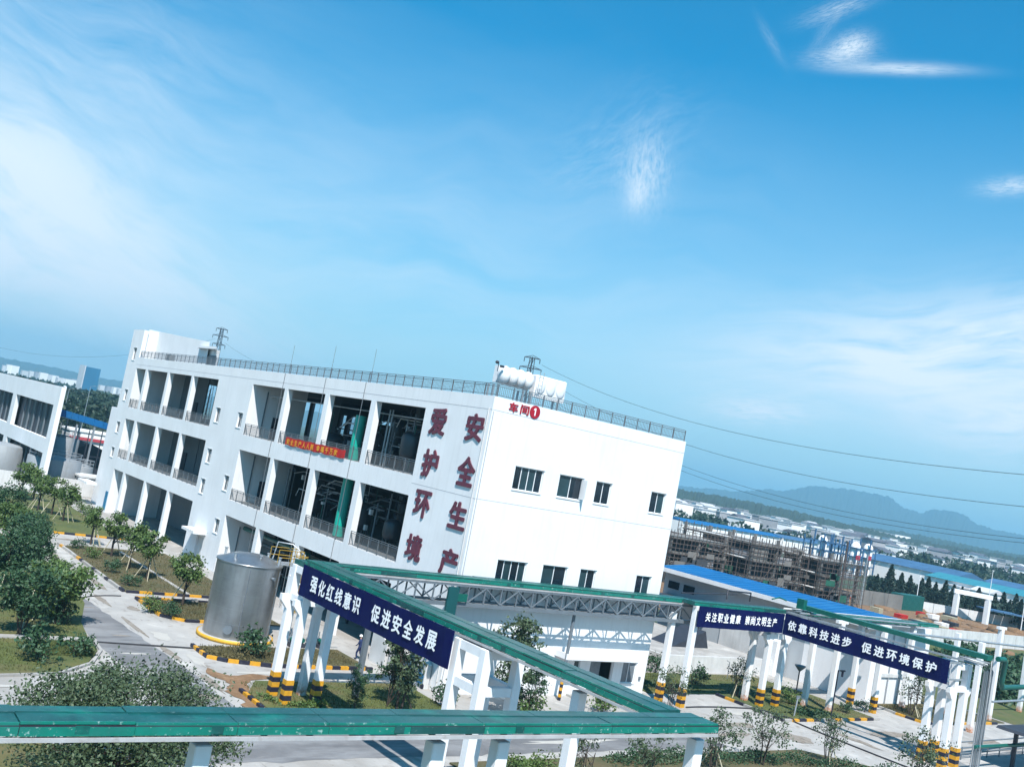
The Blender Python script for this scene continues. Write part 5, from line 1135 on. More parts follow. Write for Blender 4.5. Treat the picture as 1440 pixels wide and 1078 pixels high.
mb = MB(); mb.tube([(g.x, g.y, 0), (g.x+.15, g.y, 1.6)], .07, 6); put('shaft', mb, lightsteel, sp); mb = MB(); mb.box(g.x-.05, g.x+.4, g.y-.04, g.y+.04, 1.5, 1.75); put('sign_plate', mb, midsteel, sp)
for i, (px, py) in enumerate(((1022, 955), (1030, 962))):
    g = G(px, py); t = root('stand_pipe', (g.x, g.y, 0), ('left', 'right')[i]+' thin hooked stand pipe before the low bund wall', 'stand pipe'); mb = MB()
    mb.tube([(g.x, g.y, 0), (g.x, g.y, 1.6), (g.x-.4, g.y, 1.75)], .035, 5); put('pipe_body', mb, midsteel, t)
g = G(1045, 955); la = root('a_ladder', (g.x, g.y, 0), 'pale step ladder standing behind the striped columns', 'ladder')
for s in (0, .7):
    mb = MB(); mb.beam((g.x+s, g.y, 0), (g.x+s+.1, g.y, 3.2), .07); put('stile', mb, timber, la)
for i in range(7): mb = MB(); mb.beam((g.x, g.y-.02, .4+.4*i), (g.x+.8, g.y-.02, .4+.4*i), .12, .05); put('rung', mb, timber, la)
# blue wheeled tank and barrow at the wall foot
g = G(594, 966); wt = root('wheeled_tank', (g.x, g.y, 0), 'small blue wheeled tank standing at the foot of the white wall', 'cart')
mb = MB(); mb.bev(g.x-.4, g.x+.4, g.y-.3, g.y+.3, .3, .95, .06); put('body', mb, mat('blue_plastic', (.01, .10, .22), .4), wt)
for s in (-.3, .3): mb = MB(); mb.tube([(g.x+s-.04, g.y-.32, .18), (g.x+s+.04, g.y-.32, .18)], .18, 10); put('wheel', mb, black, wt)
mb = MB(); mb.tube([(g.x-.35, g.y+.3, .9), (g.x-.35, g.y+.5, 1.3), (g.x+.35, g.y+.5, 1.3), (g.x+.35, g.y+.3, .9)], .025, 5); put('handle', mb, lightsteel, wt)
# dark pavilion and rails at the right edge
gz = root('pavilion', (84.5, 36.5, 0), 'dark flat-roofed shelter on posts cut by the lower right corner', 'shelter')
mb = MB(); mb.extr([(80.9, 2.95), (81.2, 3.12), (93, 3.12), (93, 2.82), (81.6, 2.82)], 'y', 33, 37.2); put('roof', mb, dark, gz)
for x in (83.0, 87.5, 92): mb = MB(); mb.box(x-.13, x+.13, 36.4, 36.66, 0, 2.81); put('post', mb, dark, gz)
for y in (33.4,): mb = MB(); mb.box(82.9, 83.1, y, y+.2, 0, 2.81); put('post', mb, dark, gz)
rl = root('pipe_rail', (80, 38, 0), 'thin grey pipe railings on the ground at the right edge', 'railing')
for y, z in ((38.6, .9), (38.6, .5), (40.5, .6)):
    mb = MB(); mb.tube([(76.6, y, z), (96, y+.6, z)], .06, 5); put('rail', mb, midsteel, rl)
for i in range(9): mb = MB(); mb.tube([(77+2.2*i, 38.6+.07*i, 0), (77+2.2*i, 38.6+.07*i, 1)], .05, 5); put('rail_post', mb, midsteel, rl)
# building site: concrete frames wrapped in scaffolding
def site(x0, x1, y0, y1, h, floors, label, seed, net=True):
    rd = random.Random(seed); t = root('unfinished_building', (x0, y0, 0), label, 'building site'); fh = h/floors
    for k in range(1, floors+1): mb = MB(); mb.box(x0, x1, y0, y1, k*fh-.35, k*fh); put('floor_slab', mb, cement, t)
    nx, ny = int((x1-x0)/6)+1, int((y1-y0)/6)+1
    for i in range(nx):
        for j in range(ny):
            if 0 < i < nx-1 and 0 < j < ny-1: continue
            x = x0+.3+(x1-x0-.9)*i/(nx-1); y = y0+.3+(y1-y0-.9)*j/(ny-1); mb = MB(); mb.box(x, x+.5, y, y+.5, 0, h+1.2*(rd.random() > .6)); put('concrete_column', mb, cement, t)
    mb = MB(); mb.box(x0+3, x1-3, y0+3, y1-3, 0, h-.4); put('core_wall', mb, darkin, t)
    for k in range(floors):
        for j in range(ny-1):
            if rd.random() < .65: y = y0+.8+(y1-y0-.9)*j/(ny-1); mb = MB(); mb.box(x0+.4, x0+.6, y+.3, y+4.6, k*fh+.002, k*fh+fh*rd.choice((.45, .88))); put('infill_wall', mb, rd.choice((cement, greyw, town_g, cement)), t)
        for i in range(nx-1):
            if rd.random() < .6: x = x0+.8+(x1-x0-.9)*i/(nx-1); mb = MB(); mb.box(x+.3, x+4.6, y0+.4, y0+.6, k*fh+.002, k*fh+fh*rd.choice((.4, .85))); put('infill_wall', mb, rd.choice((cement, greyw, town_g, cement)), t)
    pole = MB(); pole.box(-.05, .05, -.05, .05, 0, h+1.6); p0 = None; P2 = MB()
    for ax in range(2):
        L_ = (y1-y0) if ax == 0 else (x1-x0); n = int(L_/2.0)
        for i in range(n+1):
            u = L_*i/n; w = (x0-1.3, y0+u-.0, 0) if ax == 0 else (x0+u, y0-1.3, 0)
            if p0 is None: p0 = put('scaffold_pole', pole, rust, t, org=(0, 0, 0)); p0.location = Vector(w)-WL[t.name]
            else:
                q = bpy.data.objects.new('scaffold_pole', p0.data); COL.objects.link(q); q.parent = t; q.location = Vector(w)-WL[t.name]; WL[q.name] = Vector(w)
            P2.box(w[0]-.04+(.9 if ax == 0 else 0), w[0]+.04+(.9 if ax == 0 else 0), w[1]-.04+(.9 if ax else 0), w[1]+.04+(.9 if ax else 0), 0, h+1.2)
        nz = int(h/.9)
        for j in range(1, nz+2):
            z = j*.9+rd.uniform(-.1, .1)
            for o in (0, .9):
                if ax == 0: P2.box(x0-1.34+o, x0-1.26+o, y0-1.3, y1, z, z+.07)
                else: P2.box(x0-1.3, x1, y0-1.34+o, y0-1.26+o, z, z+.07)
        for i in range(0, n-3, 3):
            u = L_*i/n; u1 = L_*(i+4)/n
            if ax == 0: P2.beam((x0-1.4, y0+u, .2), (x0-1.4, y0+u1, h), .07)
            else: P2.beam((x0+u, y0-1.4, .2), (x0+u1, y0-1.4, h), .07)
    put('scaffold_tubes', P2, rust, t, kind='stuff', label='dense lattice of rusty scaffold tubes')
    if net:
        for i in range(7):
            y = rd.uniform(y0, y1-7); z = rd.uniform(.3, h-3); mb = MB(); mb.box(x0-1.42, x0-1.38, y, y+rd.uniform(2, 4), z, z+rd.uniform(.7, 1.5)); put('debris_net', mb, rd.choice((netm, darkin, netm, cement)), t)
            x = rd.uniform(x0, x1-7); z = rd.uniform(.3, h-3); mb = MB(); mb.box(x, x+rd.uniform(1.5, 3.5), y0-1.42, y0-1.38, z, z+rd.uniform(.7, 1.5)); put('debris_net', mb, rd.choice((netm, darkin, cement)), t)
    for k in range(floors):
        y = rd.uniform(y0, y1-12); mb = MB(); mb.box(x0-1.5, x0-.5, y, y+rd.uniform(6, 12), (k+1)*fh+.1, (k+1)*fh+.25); put('scaffold_boards', mb, town_w, t)
    return t
site(137, 153, 124, 152, 8.4, 3, 'unfinished concrete frame wrapped in rusty scaffolding beside the workshop, green nets', 3)
site(155, 171, 120, 138, 9.6, 3, 'middle unfinished block in scaffolding behind the blue warehouse roof', 5)
site(173, 187, 117, 131, 8.6, 3, 'right-hand unfinished block in scaffolding with open grey floors', 8)
tc_ = root('hoist_mast', (176, 114, 0), 'tall thin site mast in front of the scaffolding', 'mast'); mb = MB(); mb.beam((176, 114, 0), (176, 114, 13), .25); put('mast', mb, rust, tc_)
mb = MB(); mb.tube([(192.9, 119.8, 0), (192.9, 119.8, 11)], .14, 6); put('site_pole', mb, lightsteel, label='thin leaning site pole at the right end of the scaffolding', cat='pole')
for i, (px, py) in enumerate(((1218, 803), (1243, 808))):
    g = Vector((196+14*i, 124+6*i, 0)); q = root('red_flagpole', g, ('left', 'right')[i]+' pole carrying red flags beyond the scaffolding', 'flag', 'red flag poles')
    mb = MB(); mb.tube([(g.x, g.y, 0), (g.x, g.y, 10.4)], .1, 5); put('pole', mb, lightsteel, q); mb = MB(); mb.box(g.x-.7, g.x+.7, g.y-.1, g.y+.1, 9.2, 10.2); put('flag_cloth', mb, mat('faded_red', (.35, .03, .06), .8), q)
# bare earth, heaps, container, hoardings of the site
sheet('bare_site_ground', ccw([(105, 62), (260, 95), (275, 140), (235, 150), (120, 190), (105, 120)]), -0.03, soil)
mb = MB()
rd = random.Random(12)
for i in range(70):
    p = P(rd.uniform(54, 66), rd.uniform(185, 260)); mb.ball((p.x, p.y, 0), rd.uniform(1, 3.2), rd.uniform(1, 3), rd.uniform(.3, 1.1), 8, 4, 0, .25, rd)
put('earth_heaps', mb, soil, label='low orange earth heaps of the building site', cat='earth', kind='stuff')
for i in range(46):
    g = P(rd.uniform(55.5, 63), rd.uniform(178, 250)); w, d_, h = rd.uniform(1, 3), rd.uniform(.8, 3), rd.uniform(.4, 1.3); mb = MB()
    for q in range(4): mb.box(g.x, g.x+w, g.y, g.y+d_, h*q/4+.01, h*(q+1)/4-.03)
    put('material_stack', mb, rd.choice((town_g, cement, timber, dark, redm, town_w)), label='small stack of building material lying on the orange site ground', cat='stack', group='material stacks on the site')
container(212, 121.5, 9, 3, 3.4, 0, mat('green_container', (.008, .10, .09), .5, var=.2), 'dark green container on the site before the conifers')
def wallrun(a, b, h, m, name, label, cat='wall', seg=4.0, th=.25):
    t = root(name, (a[0], a[1], 0), label, cat); a = Vector((*a, 0)); b = Vector((*b, 0)); n = max(1, int((b-a).length/seg)); d_ = (b-a)/n
    for i in range(n): mb = MB(); mb.beam(a+d_*i+d_*.01+Vector((0, 0, h/2)), a+d_*(i+1)-d_*.01+Vector((0, 0, h/2)), th, h); put('wall_panel', mb, m, t)
    return t
wallrun((222, 124), (250, 109), 2.2, offwhite, 'site_wall', 'weathered pale wall right of the green container')
wallrun((196, 123), (211, 121), 3.2, cement, 'site_wall', 'grey block wall left of the green container')
wallrun((150, 86), (196, 85), 2.4, offwhite, 'site_wall', 'stained pale wall across the far bank behind the long banner')
wallrun((198, 84), (240, 76), 2.2, offwhite, 'site_wall', 'long stained wall running out of view at right', seg=5)
pf = root('portal_frame', (228, 117, 0), 'white square portal frame standing before the dark conifers', 'portal')
for (x, y) in ((227.9, 117.7), (232.3, 112.6)): mb = MB(); mb.box(x-.55, x+.55, y-.5, y+.5, 0, 5.6); put('upright', mb, white2, pf)
mb = MB(); mb.beam((227.4, 118.3, 6.1), (232.8, 112.0, 6.1), .95, .98); put('crossbeam', mb, white2, pf)
bl = root('blue_shelter', (239, 112, 0), 'long low blue sheeted shelter beside the white portal', 'shelter')
for i in range(16):
    a = Vector((236.0, 116.0, 3.2))+(Vector((260, 92, 3.2))-Vector((236.0, 116.0, 3.2)))*i/16; b = Vector((236.0, 116.0, 3.2))+(Vector((260, 92, 3.2))-Vector((236.0, 116.0, 3.2)))*(i+.94)/16
    mb = MB(); mb.beam(a, b, 5.5, .3); put('roof_sheet', mb, bluef, bl)
for i in range(5): p = Vector((236.5, 115.0, 0)).lerp(Vector((259, 92.5, 0)), i/4); mb = MB(); mb.box(p.x-.2, p.x+.2, p.y-.2, p.y+.2, 0, 3); put('post', mb, dark, bl)
for x, y, h, l in ((258, 125, 11.5, 'tallest pale street lamp right of the white portal'), (231, 104, 8.5, 'street lamp at the right end of the blue shelter'), (223, 124.5, 7.5, 'short street lamp beside the green container')): lamppost(x, y, h, l, white2, 1.2)
# row of dark conifers and bank planting
CL = ['%s dark conifer of the row behind the building site, counted from the left' % w for w in 'first second third fourth fifth sixth seventh eighth ninth tenth eleventh twelfth thirteenth fourteenth fifteenth sixteenth seventeenth eighteenth nineteenth twentieth'.split()]
rd = random.Random(31)
for i in range(20):
    px = (1228, 1246, 1262, 1275, 1292, 1301, 1312, 1326, 1338, 1350, 1362, 1374, 1386, 1398, 1410, 1420, 1428, 1436, 1447, 1458)[i]; dd = 272+rd.uniform(-6, 14)
    r_ = ray(px, 850); k = dd/sqrt(r_.x**2+r_.y**2); tree('conifer', r_.x*k, r_.y*k, CL[i], CN[i % 3], rd.uniform(.62, .82)*(1.25 if i in (1, 2, 5, 8) else 1.0), i, group='conifer row behind the site', z=0)
def fbank(rd, i):
    px = rd.uniform(1215, 1475); dd = rd.uniform(276, 292); r_ = ray(px, 850); k = dd/sqrt(r_.x**2+r_.y**2); return (r_.x*k, r_.y*k, rd.uniform(0, 4.2)), 1
foliage_field('site_hedge', 'dark planting between the conifers of the site row', 'hedge', fbank, 7000, .6, pinem, 4)
def fbank2(rd, i):
    c = FB[i % len(FB)]; th = rd.uniform(0, 6.28); u = rd.random(); return (c[0]+cos(th)*c[3]*u, c[1]+sin(th)*c[3]*u, c[2]*(1-u*u)*rd.random()+.1), 1
FB = [(*P(rd.uniform(62.5, 70), rd.uniform(128, 175))[:2], rd.uniform(1.5, 3.4), rd.uniform(1.5, 3.5)) for _ in range(60)]
foliage_field('bank_scrub', 'green scrub on the bank beyond the right rack', 'scrub', fbank2, 16000, .32, leafB, 5)
sheet('bank_grass', ccw([(104.2, 44), (190, 60), (200, 84), (150, 86), (104.2, 64)]), -0.02, grass)

# ---------------------------------------------------------------- the town below the hills
A_ = 'near'; nm = 'first second third fourth fifth sixth seventh eighth ninth tenth'.split()
HS = [  # x, y of the foot in the photo, width, height, kind, label
 (956, 724, 18, 9, 'g', 'pale house at the edge of the town nearest the workshop wall'), (968, 733, 9, 10, 'f', 'small cream block just right of the workshop corner'),
 (987, 720, 9, 7, 'f', 'left one of two white blocks on the wooded slope'), (997, 722, 6, 8, 'f', 'right one of two white blocks on the wooded slope'),
 (1002, 741, 16, 7, 'a', 'white arched shed with dark doors in the left part of town'), (1015, 747, 13, 8, 'g', 'white gabled house below the arched shed'),
 (1027, 741, 18, 8, 'f', 'flat pale block right of the arched shed'), (1034, 752, 15, 8, 'g', 'white house by the first long shed roof'), (1048, 755, 13, 9, 'a', 'white building with two dark doorways above the shed roof'),
 (1066, 759, 18, 10, 'g', 'broad white gable house in the middle of town'), (1013, 728, 9, 8, 'w', 'half built block with white frames on the left slope'), (1025, 731, 11, 7, 'g', 'pale house behind the half built block'),
 (1040, 734, 10, 7, 'w', 'striped white apartment house in the left cluster'), (1052, 731, 10, 9, 'g', 'cream roofed house in the middle cluster'), (1062, 735, 12, 7, 'w', 'grey white tenement of the middle cluster'), (1072, 738, 13, 8, 'g', 'low house at the right of the middle cluster'),
 (1091, 739, 16, 9, 'g', 'large pale gable house right of the middle cluster'), (1116, 741, 12, 9, 'f', 'white block at the wood edge above the yard'), (1109, 750, 12, 8, 'g', 'white house with three little windows above the blue plant'),
 (1109, 768, 29, 13, 'w', 'long white building with four dark windows beyond the site'), (1075, 750, 16, 6, 'f', 'cream flat hall behind the blue plant'), (1091, 768, 12, 9, 'f', 'pale hall left of the long white building'),
 (1130, 757, 10, 8, 'g', 'small house above the right cluster'), (1143, 750, 9, 7, 'g', 'little white house on the wooded edge'), (1150, 764, 10, 12, 'f', 'white cube left of the blue steel plant'), (1166, 770, 11, 14, 'w', 'pale tall block among the blue steelwork'),
 (1189, 783, 12, 19, 'f', 'tall narrow white block behind the scaffolding'), (1176, 776, 8, 15, 'f', 'slim white tower block left of the tall narrow one'), (1221, 784, 24, 14, 'g', 'big white gable house above the grey tenement'),
 (1220, 797, 27, 11, 'w', 'grey tenement with rows of windows below the big gable'), (1246, 801, 20, 12, 'w', 'school-like block with two rows of windows'), (1267, 805, 21, 23, 'g', 'tallest white gabled house of the town'),
 (1287, 796, 17, 14, 'g', 'stepped white house right of the tallest gable'), (1303, 790, 9, 9, 'g', 'small white house behind the stepped one'), (1311, 792, 8, 6, 'f', 'low flat house beside the small white one'), (1337, 798, 6, 7, 'f', 'tiny lone white cube in the trees right of town'),
 (1290, 810, 38, 10, 'r', 'long grey factory with flat roof before the white houses'), (1333, 823, 50, 11, 'f', 'long white factory hall in the right of town'), (1366, 837, 28, 10, 'f', 'white hall below the long factory hall'),
 (1381, 834, 17, 13, 'g', 'dark gabled house with white ends at right'), (1409, 846, 34, 20, 'g', 'very large white gabled house near the right edge'), (1433, 839, 18, 9, 'f', 'white hall at the right edge of town'), (1422, 855, 22, 7, 'f', 'low white hall in front of the very large gable'),
 (1436, 818, 9, 6, 'f', 'small house cut by the right edge above the trees'), (1346, 786, 7, 4, 'g', 'far small house on the plain, left of a pair'), (1356, 789, 8, 4, 'g', 'far small house on the plain, right of a pair'), (1386, 790, 9, 5, 'g', 'far little house by the tree line'), (1404, 793, 5, 5, 'f', 'far tiny white hut at the right'),
 (1222, 754, 12, 5, 'g', 'pale house alone on the far wooded slope'), (1136, 770, 10, 7, 'w', 'grey building left of the blue steelwork'), (1206, 776, 9, 9, 'g', 'white gable left of the big white gable house'), (1240, 785, 9, 8, 'g', 'small white gable right of the big gable house'), (1252, 789, 10, 8, 'g', 'low pale gable before the school-like block')]
rd = random.Random(2)
for px, py, wp, hp, kd, lab in HS:
    hz = 511.18+.19135*px; dy = max(py-hz, 12.5)*.985; dist = min(16*F/dy, 1500); g0 = ray(px, 700); k = dist/sqrt(g0.x**2+g0.y**2); g0 = Vector((g0.x*k, g0.y*k, 0))
    s = g0.length/F; w = max(6, wp*s); h = max(3.5, hp*s)
    alongy = rd.random() < .5
    W_, D_ = (w*.95, w*.75) if alongy else (w*.8, w*.9)
    rows = max(1, int(h/3.4)) if kd in 'wra' or hp > 10 else 0
    t = block(g0.x, g0.y, W_, D_, h*(.78 if kd == 'g' else 1), {'r': town_g}.get(kd, town_w if rd.random() < .75 else town_g if kd == 'w' else town_w), 'town_house', lab, 'building', None, min(rows, 3), {'g': 'gable', 'f': 'flat', 'w': 'flat', 'a': 'gable', 'r': 'flat'}[kd], rd.choice((0, 0, -pi/2, pi/2 if False else 0))+rd.uniform(-.12, .12))
# filler houses of the town, too small to name singly
for i in range(215):
    az = rd.uniform(47.2, 59.5) if i < 120 else rd.uniform(58.0, 67); dist = rd.uniform(520, 1050) if i < 120 else rd.uniform(720, 1500)
    if i % 7 == 0: dist *= 1.2
    g = P(az, dist); w = rd.uniform(6, 13); block(g.x, g.y, w, w*rd.uniform(.7, 1.2), rd.uniform(5, 12), rd.choice((town_w, town_w, town_w, town_g)), 'town_house', 'small pale house, one of many in the distant town under the hills', 'building', 'small houses of the distant town', 2 if dist < 820 else 0, rd.choice(('gable', 'flat', 'flat')), rd.choice((0, -pi/2))+rd.uniform(-.3, .3))
# long shed roofs
def shed(ax, p0, L_, w, h, m, label, wallm=town_w):
    t = root('long_shed', (p0[0], p0[1], 0), label, 'building'); x, y = p0
    X1, Y1 = (x+L_, y+w) if ax == 'x' else (x+w, y+L_)
    mb = MB(); mb.box(x, X1, y, Y1, 0, h); put('wall', mb, wallm, t); n = int(L_/4)
    for i in range(n):
        a0, a1 = (x if ax == 'x' else y)+L_*i/n, (x if ax == 'x' else y)+L_*(i+.97)/n
        q = y if ax == 'x' else x
        mb = MB(); mb.extr([(q-.6, h+.003), (q+w/2, h+w*.10), (q+w+.6, h+.003)], ax, a0, a1); put('roof_sheet', mb, m, t)
    return t
a = G(948, 755); shed('x', (a.x+10, a.y+6), 80, 11, 6.0, bluer, 'long blue roofed shed right behind the scaffolding by the workshop')
shed('x', (352, 258), 60, 12, 6, bluef, 'faded blue shed roof in front of the middle of town')
a = G(1180, 800); shed('y', (330, 172), 36, 22, 6, bluef, 'blue grey shed roof behind the second scaffolded block')
a = G(1221, 812); shed('y', (318, 140), 36, 17, 5, mat('green_blue_roof', (.03, .20, .26), .6), 'long teal and white shed roof behind the conifers')
shed('y', (352, 128), 46, 16, 6, bluef, 'second long blue and white shed beyond the conifers')
shed('x', (380, 150), 44, 14, 7, bluef, 'blue grey factory roof before the long white hall')
# blue steel plant above the scaffolding
bp = root('steel_plant', (300, 205, 0), 'cluster of blue steel frames and pale vessels above the scaffolding', 'plant')
for i in range(7):
    x = 300+7*(i % 4)+rd.uniform(-2, 2); y = 198+9*(i//4)+rd.uniform(-2, 2)
    for dx in (0, 4):
        for dy in (0, 4): mb = MB(); mb.box(x+dx, x+dx+.4, y+dy, y+dy+.4, 0, 9+rd.uniform(0, 4)); put('column', mb, bluef, bp)
    for z in (3, 6, 9): mb = MB(); mb.box(x, x+4.4, y, y+4.4, z, z+.35); put('platform', mb, bluef, bp)
    if i % 2: mb = MB(); mb.lathe([(1.6, .1), (1.6, 10), (.9, 11), (.02, 11.3)], x+2, y+2, 14); put('vessel_shell', mb, town_w, bp)
# trees among the houses, one mass
def ftown(rd, i):
    c = TT[i % len(TT)]; th = rd.uniform(0, 2*pi); u = rd.uniform(0, 1); q = sqrt(1-u*u)*rd.uniform(.6, 1.05); return (c[0]+cos(th)*q*c[3], c[1]+sin(th)*q*c[3], c[4]+u*c[2]), c[5]
TT = []
for i in range(900):
    d = rd.uniform(470, 1500); az = rd.uniform(47, 69); s = 1+d/900; p = P(az, d)
    if d < 480 and az > 59: continue
    TT.append((p.x, p.y, rd.uniform(2.5, 5)*min(s, 1.7), rd.uniform(2.5, 6)*s, 0, s*.7))
foliage_field('town_trees', 'trees growing between the houses of the distant town', 'trees', ftown, 48000, 1.35, forestm, 14)
# low wooded ridge and mountains
def ridge(name, label, prof, d0, depth, n, m, seed, rough, lab=None):
    rd = random.Random(seed); mb = MB(); rows = 9
    for j in range(rows):
        t = j/(rows-1)
        for i in range(n+1):
            az = prof[0][0]+(prof[-1][0]-prof[0][0])*i/n
            for (a0, e0), (a1, e1) in zip(prof, prof[1:]):
                if a0 <= az <= a1: e = e0+(e1-e0)*(3*((az-a0)/(a1-a0))**2-2*((az-a0)/(a1-a0))**3); break
            dd = d0+depth*t; top = (d0+depth*.55)*e+16
            pr = sin(min(1, t/.55)*pi/2)**1.3 if t < .55 else 1-.35*(t-.55)/.45
            z = -2+(top+2)*pr+rd.uniform(-rough, rough)*(.35 if t in (0,) else 1); mb.v.append(tuple(P(az, dd, z)))
    for j in range(rows-1):
        for i in range(n): a = j*(n+1)+i; mb.f.append((a, a+1, a+n+2, a+n+1)); mb.mi.append(0); mb.sm.append(False)
    return put(name, mb, m, kind='structure')
hillm = mat('wooded_hill', (.022, .042, .022), .95, scale=.02, col2=(.012, .026, .016), extra=over(.015, .6, .7, (.06, .065, .03), .5))
mtm = mat('mountain', (.030, .045, .035), .95, scale=.004, col2=(.02, .03, .025))
ridge('wooded_ridge', '', [(40, .004), (44, .007), (47.9, .0045), (50.5, .0055), (53.4, .0048), (57, .002), (61, -.0005), (65, .0012), (70, .004), (80, .002)], 1050, 900, 420, hillm, 3, 1.6)
ridge('far_ridge', '', [(56, .000), (60, .0045), (64, .0035), (68, .005), (76, .003)], 2100, 900, 260, hillm, 5, 2.2)
ridge('mountain_range', '', [(38, .004), (44, .010), (48, .008), (50.5, .012), (53, .021), (55.2, .032), (57.0, .0345), (58.6, .034), (59.6, .026), (60.4, .0245), (61.0, .030), (61.9, .0315), (62.4, .030), (63.1, .0235), (64, .0215), (65.3, .0215), (68, .019), (74, .024), (84, .012)], 5200, 1500, 500, mtm, 7, 5)
ridge('left_hills', '', [(-6, .010), (2, .008), (8, .004), (12, .006), (16, .005), (20, .007), (28, .012), (38, .008)], 4600, 1200, 300, mtm, 9, 4)
mb = MB(); g = P(58.9, 1480); block(g.x, g.y, 26, 62, 17, town_w, 'long_terrace', 'long pale terrace of buildings high on the far wooded slope', 'building', rz=-.3)
# ---------------------------------------------------------------- pylons and wires
def pylon(p, h, label, az, w=2.2):
    t = root('pylon', p, label, 'pylon', None); a = Vector((cos(radians(az)), -sin(radians(az)), 0))
    mb = MB(); k = 16
    for i in range(k):
        z0, z1 = h*i/k, h*(i+1)/k; q0, q1 = w*(1-.72*i/k), w*(1-.72*(i+1)/k)
        for sx, sy in ((-1, -1), (1, -1), (1, 1), (-1, 1)): mb.beam(p+Vector((sx*q0, sy*q0, z0)), p+Vector((sx*q1, sy*q1, z1)), .26)
        mb.beam(p+Vector((-q0, -q0, z0)), p+Vector((q1, -q1, z1)), .15); mb.beam(p+Vector((-q0, q0, z0)), p+Vector((-q1, -q1, z1)), .15)
    put('lattice_body', mb, dark, t); tips = []
    for zz, L_ in ((h-.4, 2.9), (h-4.2, 4.0), (h-8.8, 3.3)):
        mb = MB(); mb.beam(p-a*L_+Vector((0, 0, zz)), p+a*L_+Vector((0, 0, zz)), .35)
        mb.beam(p-a*L_+Vector((0, 0, zz)), p+Vector((0, 0, zz+1)), .18); mb.beam(p+a*L_+Vector((0, 0, zz)), p+Vector((0, 0, zz+1)), .18)
        for s in (-1, 1): mb.beam(p+a*L_*s+Vector((0, 0, zz)), p+a*L_*s+Vector((0, 0, zz-1.7)), .22); tips.append(p+a*L_*s+Vector((0, 0, zz-1.7)))
        put('crossarm', mb, dark, t)
    return tips
pB = P(38.3, 370); tB = pylon(pB, 16+.1065*370, 'grey pylon rising behind the corner of the workshop roof', 40)
pA = P(21.0, 560); tA = pylon(pA, 16+.073*560, 'grey pylon rising behind the left roof entrance of the workshop', 24)
pC = P(79, 300); tC = pylon(pC, 44, 'pylon outside the view to the right carrying the wires', 80)
def wire(a, b, sag, label, r=.05):
    pts = [a.lerp(b, i/40)-Vector((0, 0, sag*4*(i/40)*(1-i/40))) for i in range(41)]
    mb = MB(); mb.tube(pts, r, 4); put('power_line', mb, mat('cable_dark', (.03, .05, .07), .6), label=label, cat='power line')
def spanwire(px0, py0, d0, px1, py1, d1, pm, ext, label, r=.05):
    a = ray(px0, py0); b = ray(px1, py1); A = Vector((a.x, a.y, a.z))*(d0/sqrt(a.x**2+a.y**2))+Vector((0, 0, H)); B = Vector((b.x, b.y, b.z))*(d1/sqrt(b.x**2+b.y**2))+Vector((0, 0, H))
    t0 = 1/ext; E_ = A+(B-A)*ext; E_.z = A.z+(B.z+4*pm*t0*(1-t0)-A.z)/t0; wire(A, E_, pm, label, r)
spanwire(762, 513, 372, 1440, 667, 205, 9.75, 1.25, 'upper power line crossing the sky to the right of the workshop', .055)
spanwire(760, 528, 372, 1440, 712, 190, 12, 1.25, 'second power line below the upper one right of the workshop', .05)
spanwire(735, 531, 372, 1440, 757, 215, 14.25, 1.2, 'third power line low over the far hills', .045)
spanwire(735, 534, 368, 1440, 763, 205, 14.75, 1.2, 'lowest power line over the far hills', .045)
spanwire(316, 482, 558, 735, 528, 372, 15, 1.0, 'power line sagging from the left pylon towards the right pylon', .05)
spanwire(303, 476, 560, -60, 470, 700, 12, 1.0, 'faint power line leaving the left pylon towards the left edge', .05)
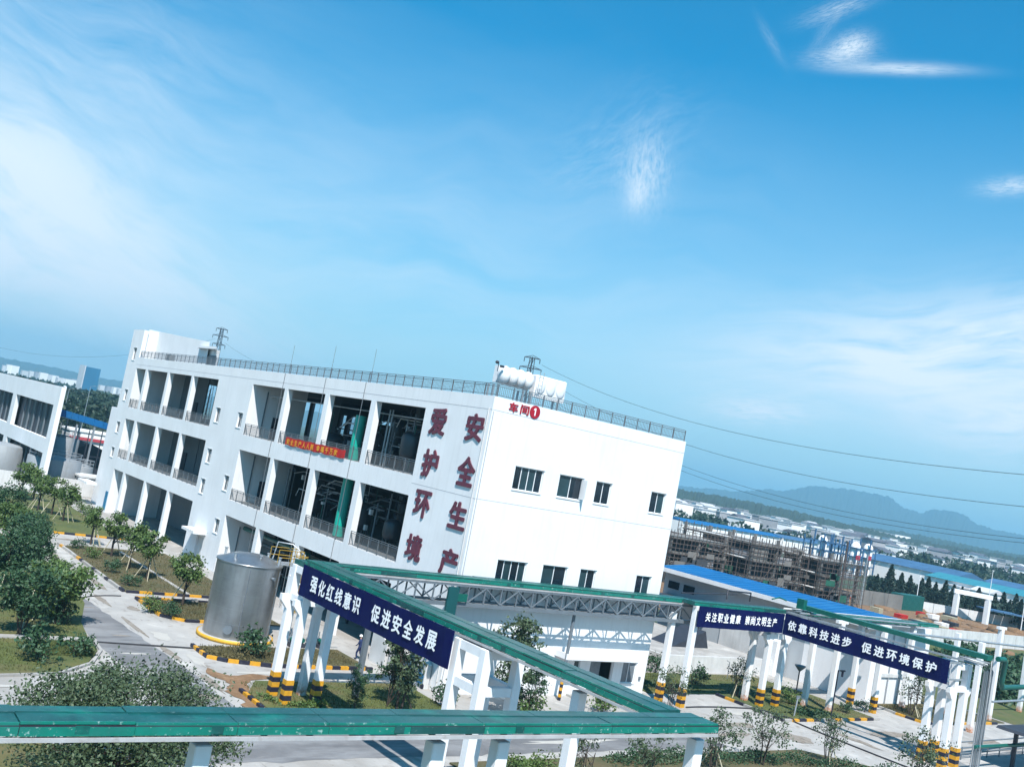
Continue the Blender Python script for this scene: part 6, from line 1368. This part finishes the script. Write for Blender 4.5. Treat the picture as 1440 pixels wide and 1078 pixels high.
# ---------------------------------------------------------------- the walker by the white wall
def person(p, label, face, top, legs, skin, hatm):
    t = root('person', p, label, 'person'); f = Vector((cos(face), sin(face), 0)); s = Vector((-f.y, f.x, 0))
    J = {'pel': (0, 0, .92, .135), 'wai': (0, 0, 1.06, .125), 'che': (.03, 0, 1.30, .155), 'nek': (.05, 0, 1.47, .06), 'hea': (.09, 0, 1.60, .098), 'top': (.09, 0, 1.70, .085),
         'shL': (.03, .18, 1.39, .07), 'elL': (.10, .24, 1.13, .048), 'haL': (.27, .22, .97, .036), 'shR': (.03, -.18, 1.39, .07), 'elR': (-.08, -.24, 1.12, .048), 'haR': (-.02, -.25, .86, .036),
         'hpL': (0, .09, .88, .11), 'knL': (.16, .10, .50, .075), 'anL': (.10, .10, .10, .05), 'toL': (.28, .11, .05, .045), 'hpR': (0, -.09, .88, .11), 'knR': (-.04, -.10, .48, .075), 'anR': (-.30, -.10, .13, .05), 'toR': (-.16, -.11, .05, .045)}
    E = 'pel-wai wai-che che-nek nek-hea hea-top che-shL shL-elL elL-haL che-shR shR-elR elR-haR pel-hpL hpL-knL knL-anL anL-toL pel-hpR hpR-knR knR-anR anR-toR'.split()
    ks = list(J); me = bpy.data.meshes.new('body'); me.from_pydata([tuple(f*J[k][0]+s*J[k][1]+Vector((0, 0, J[k][2]))) for k in ks], [tuple(ks.index(q) for q in e.split('-')) for e in E], [])
    o = bpy.data.objects.new('body', me); link(o, t, p)
    md = o.modifiers.new('skin', 'SKIN'); md.use_smooth_shade = True
    for i, k in enumerate(ks): me.skin_vertices[0].data[i].radius = (J[k][3],)*2
    me.skin_vertices[0].data[0].use_root = True
    sb = o.modifiers.new('sub', 'SUBSURF'); sb.levels = sb.render_levels = 1
    m = bpy.data.materials.new('walker_clothes'); m.use_nodes = True; n = m.node_tree.nodes; l = m.node_tree.links
    g_ = n.new('ShaderNodeNewGeometry'); sx = n.new('ShaderNodeSeparateXYZ'); l.new(g_.outputs['Position'], sx.inputs[0]); cr = n.new('ShaderNodeValToRGB'); cr.color_ramp.interpolation = 'CONSTANT'
    mr = n.new('ShaderNodeMath'); mr.operation = 'MULTIPLY'; mr.inputs[1].default_value = .5; l.new(sx.outputs[2], mr.inputs[0]); l.new(mr.outputs[0], cr.inputs[0])
    el = cr.color_ramp.elements; el[0].position = 0; el[0].color = (.02, .02, .02, 1); el[1].position = .05; el[1].color = (*legs, 1)
    for ps, c in ((.47, top), (.745, skin), (.835, (.02, .015, .012))): e = el.new(ps); e.color = (*c, 1)
    l.new(cr.outputs[0], n['Principled BSDF'].inputs['Base Color']); n['Principled BSDF'].inputs['Roughness'].default_value = .85; me.materials.append(m)
    hb_ = MB(); q = Vector(p)+f*.09; hb_.lathe([(.135, 1.66), (.12, 1.66), (.118, 1.70), (.095, 1.76), (.05, 1.79), (.01, 1.80)], q.x, q.y, 14)
    if hatm: put('helmet', hb_, hatm, t)
    return t
person(G(503, 927), 'walker in dark blue work clothes passing the white slanted walls', 2.2, (.01, .025, .09), (.008, .018, .075), (.35, .2, .14), mat('helmet_white', (.8, .8, .8), .4))

# ---------------------------------------------------------------- the air
hz_ = MB(); hz_.box(-3600, 8300, -900, 7800, -4, 250)
hm = bpy.data.materials.new('haze'); hm.use_nodes = True; hn = hm.node_tree.nodes; hn.clear()
pv = hn.new('ShaderNodeVolumePrincipled'); pv.inputs['Density'].default_value = 0.00022; pv.inputs['Color'].default_value = (.36, .71, .93, 1); pv.inputs['Anisotropy'].default_value = 0.2
oo = hn.new('ShaderNodeOutputMaterial'); hm.node_tree.links.new(pv.outputs[0], oo.inputs['Volume'])
hzo = put('haze', hz_, hm, label='thin blue summer haze over the plain', cat='haze', kind='stuff')
#@@5
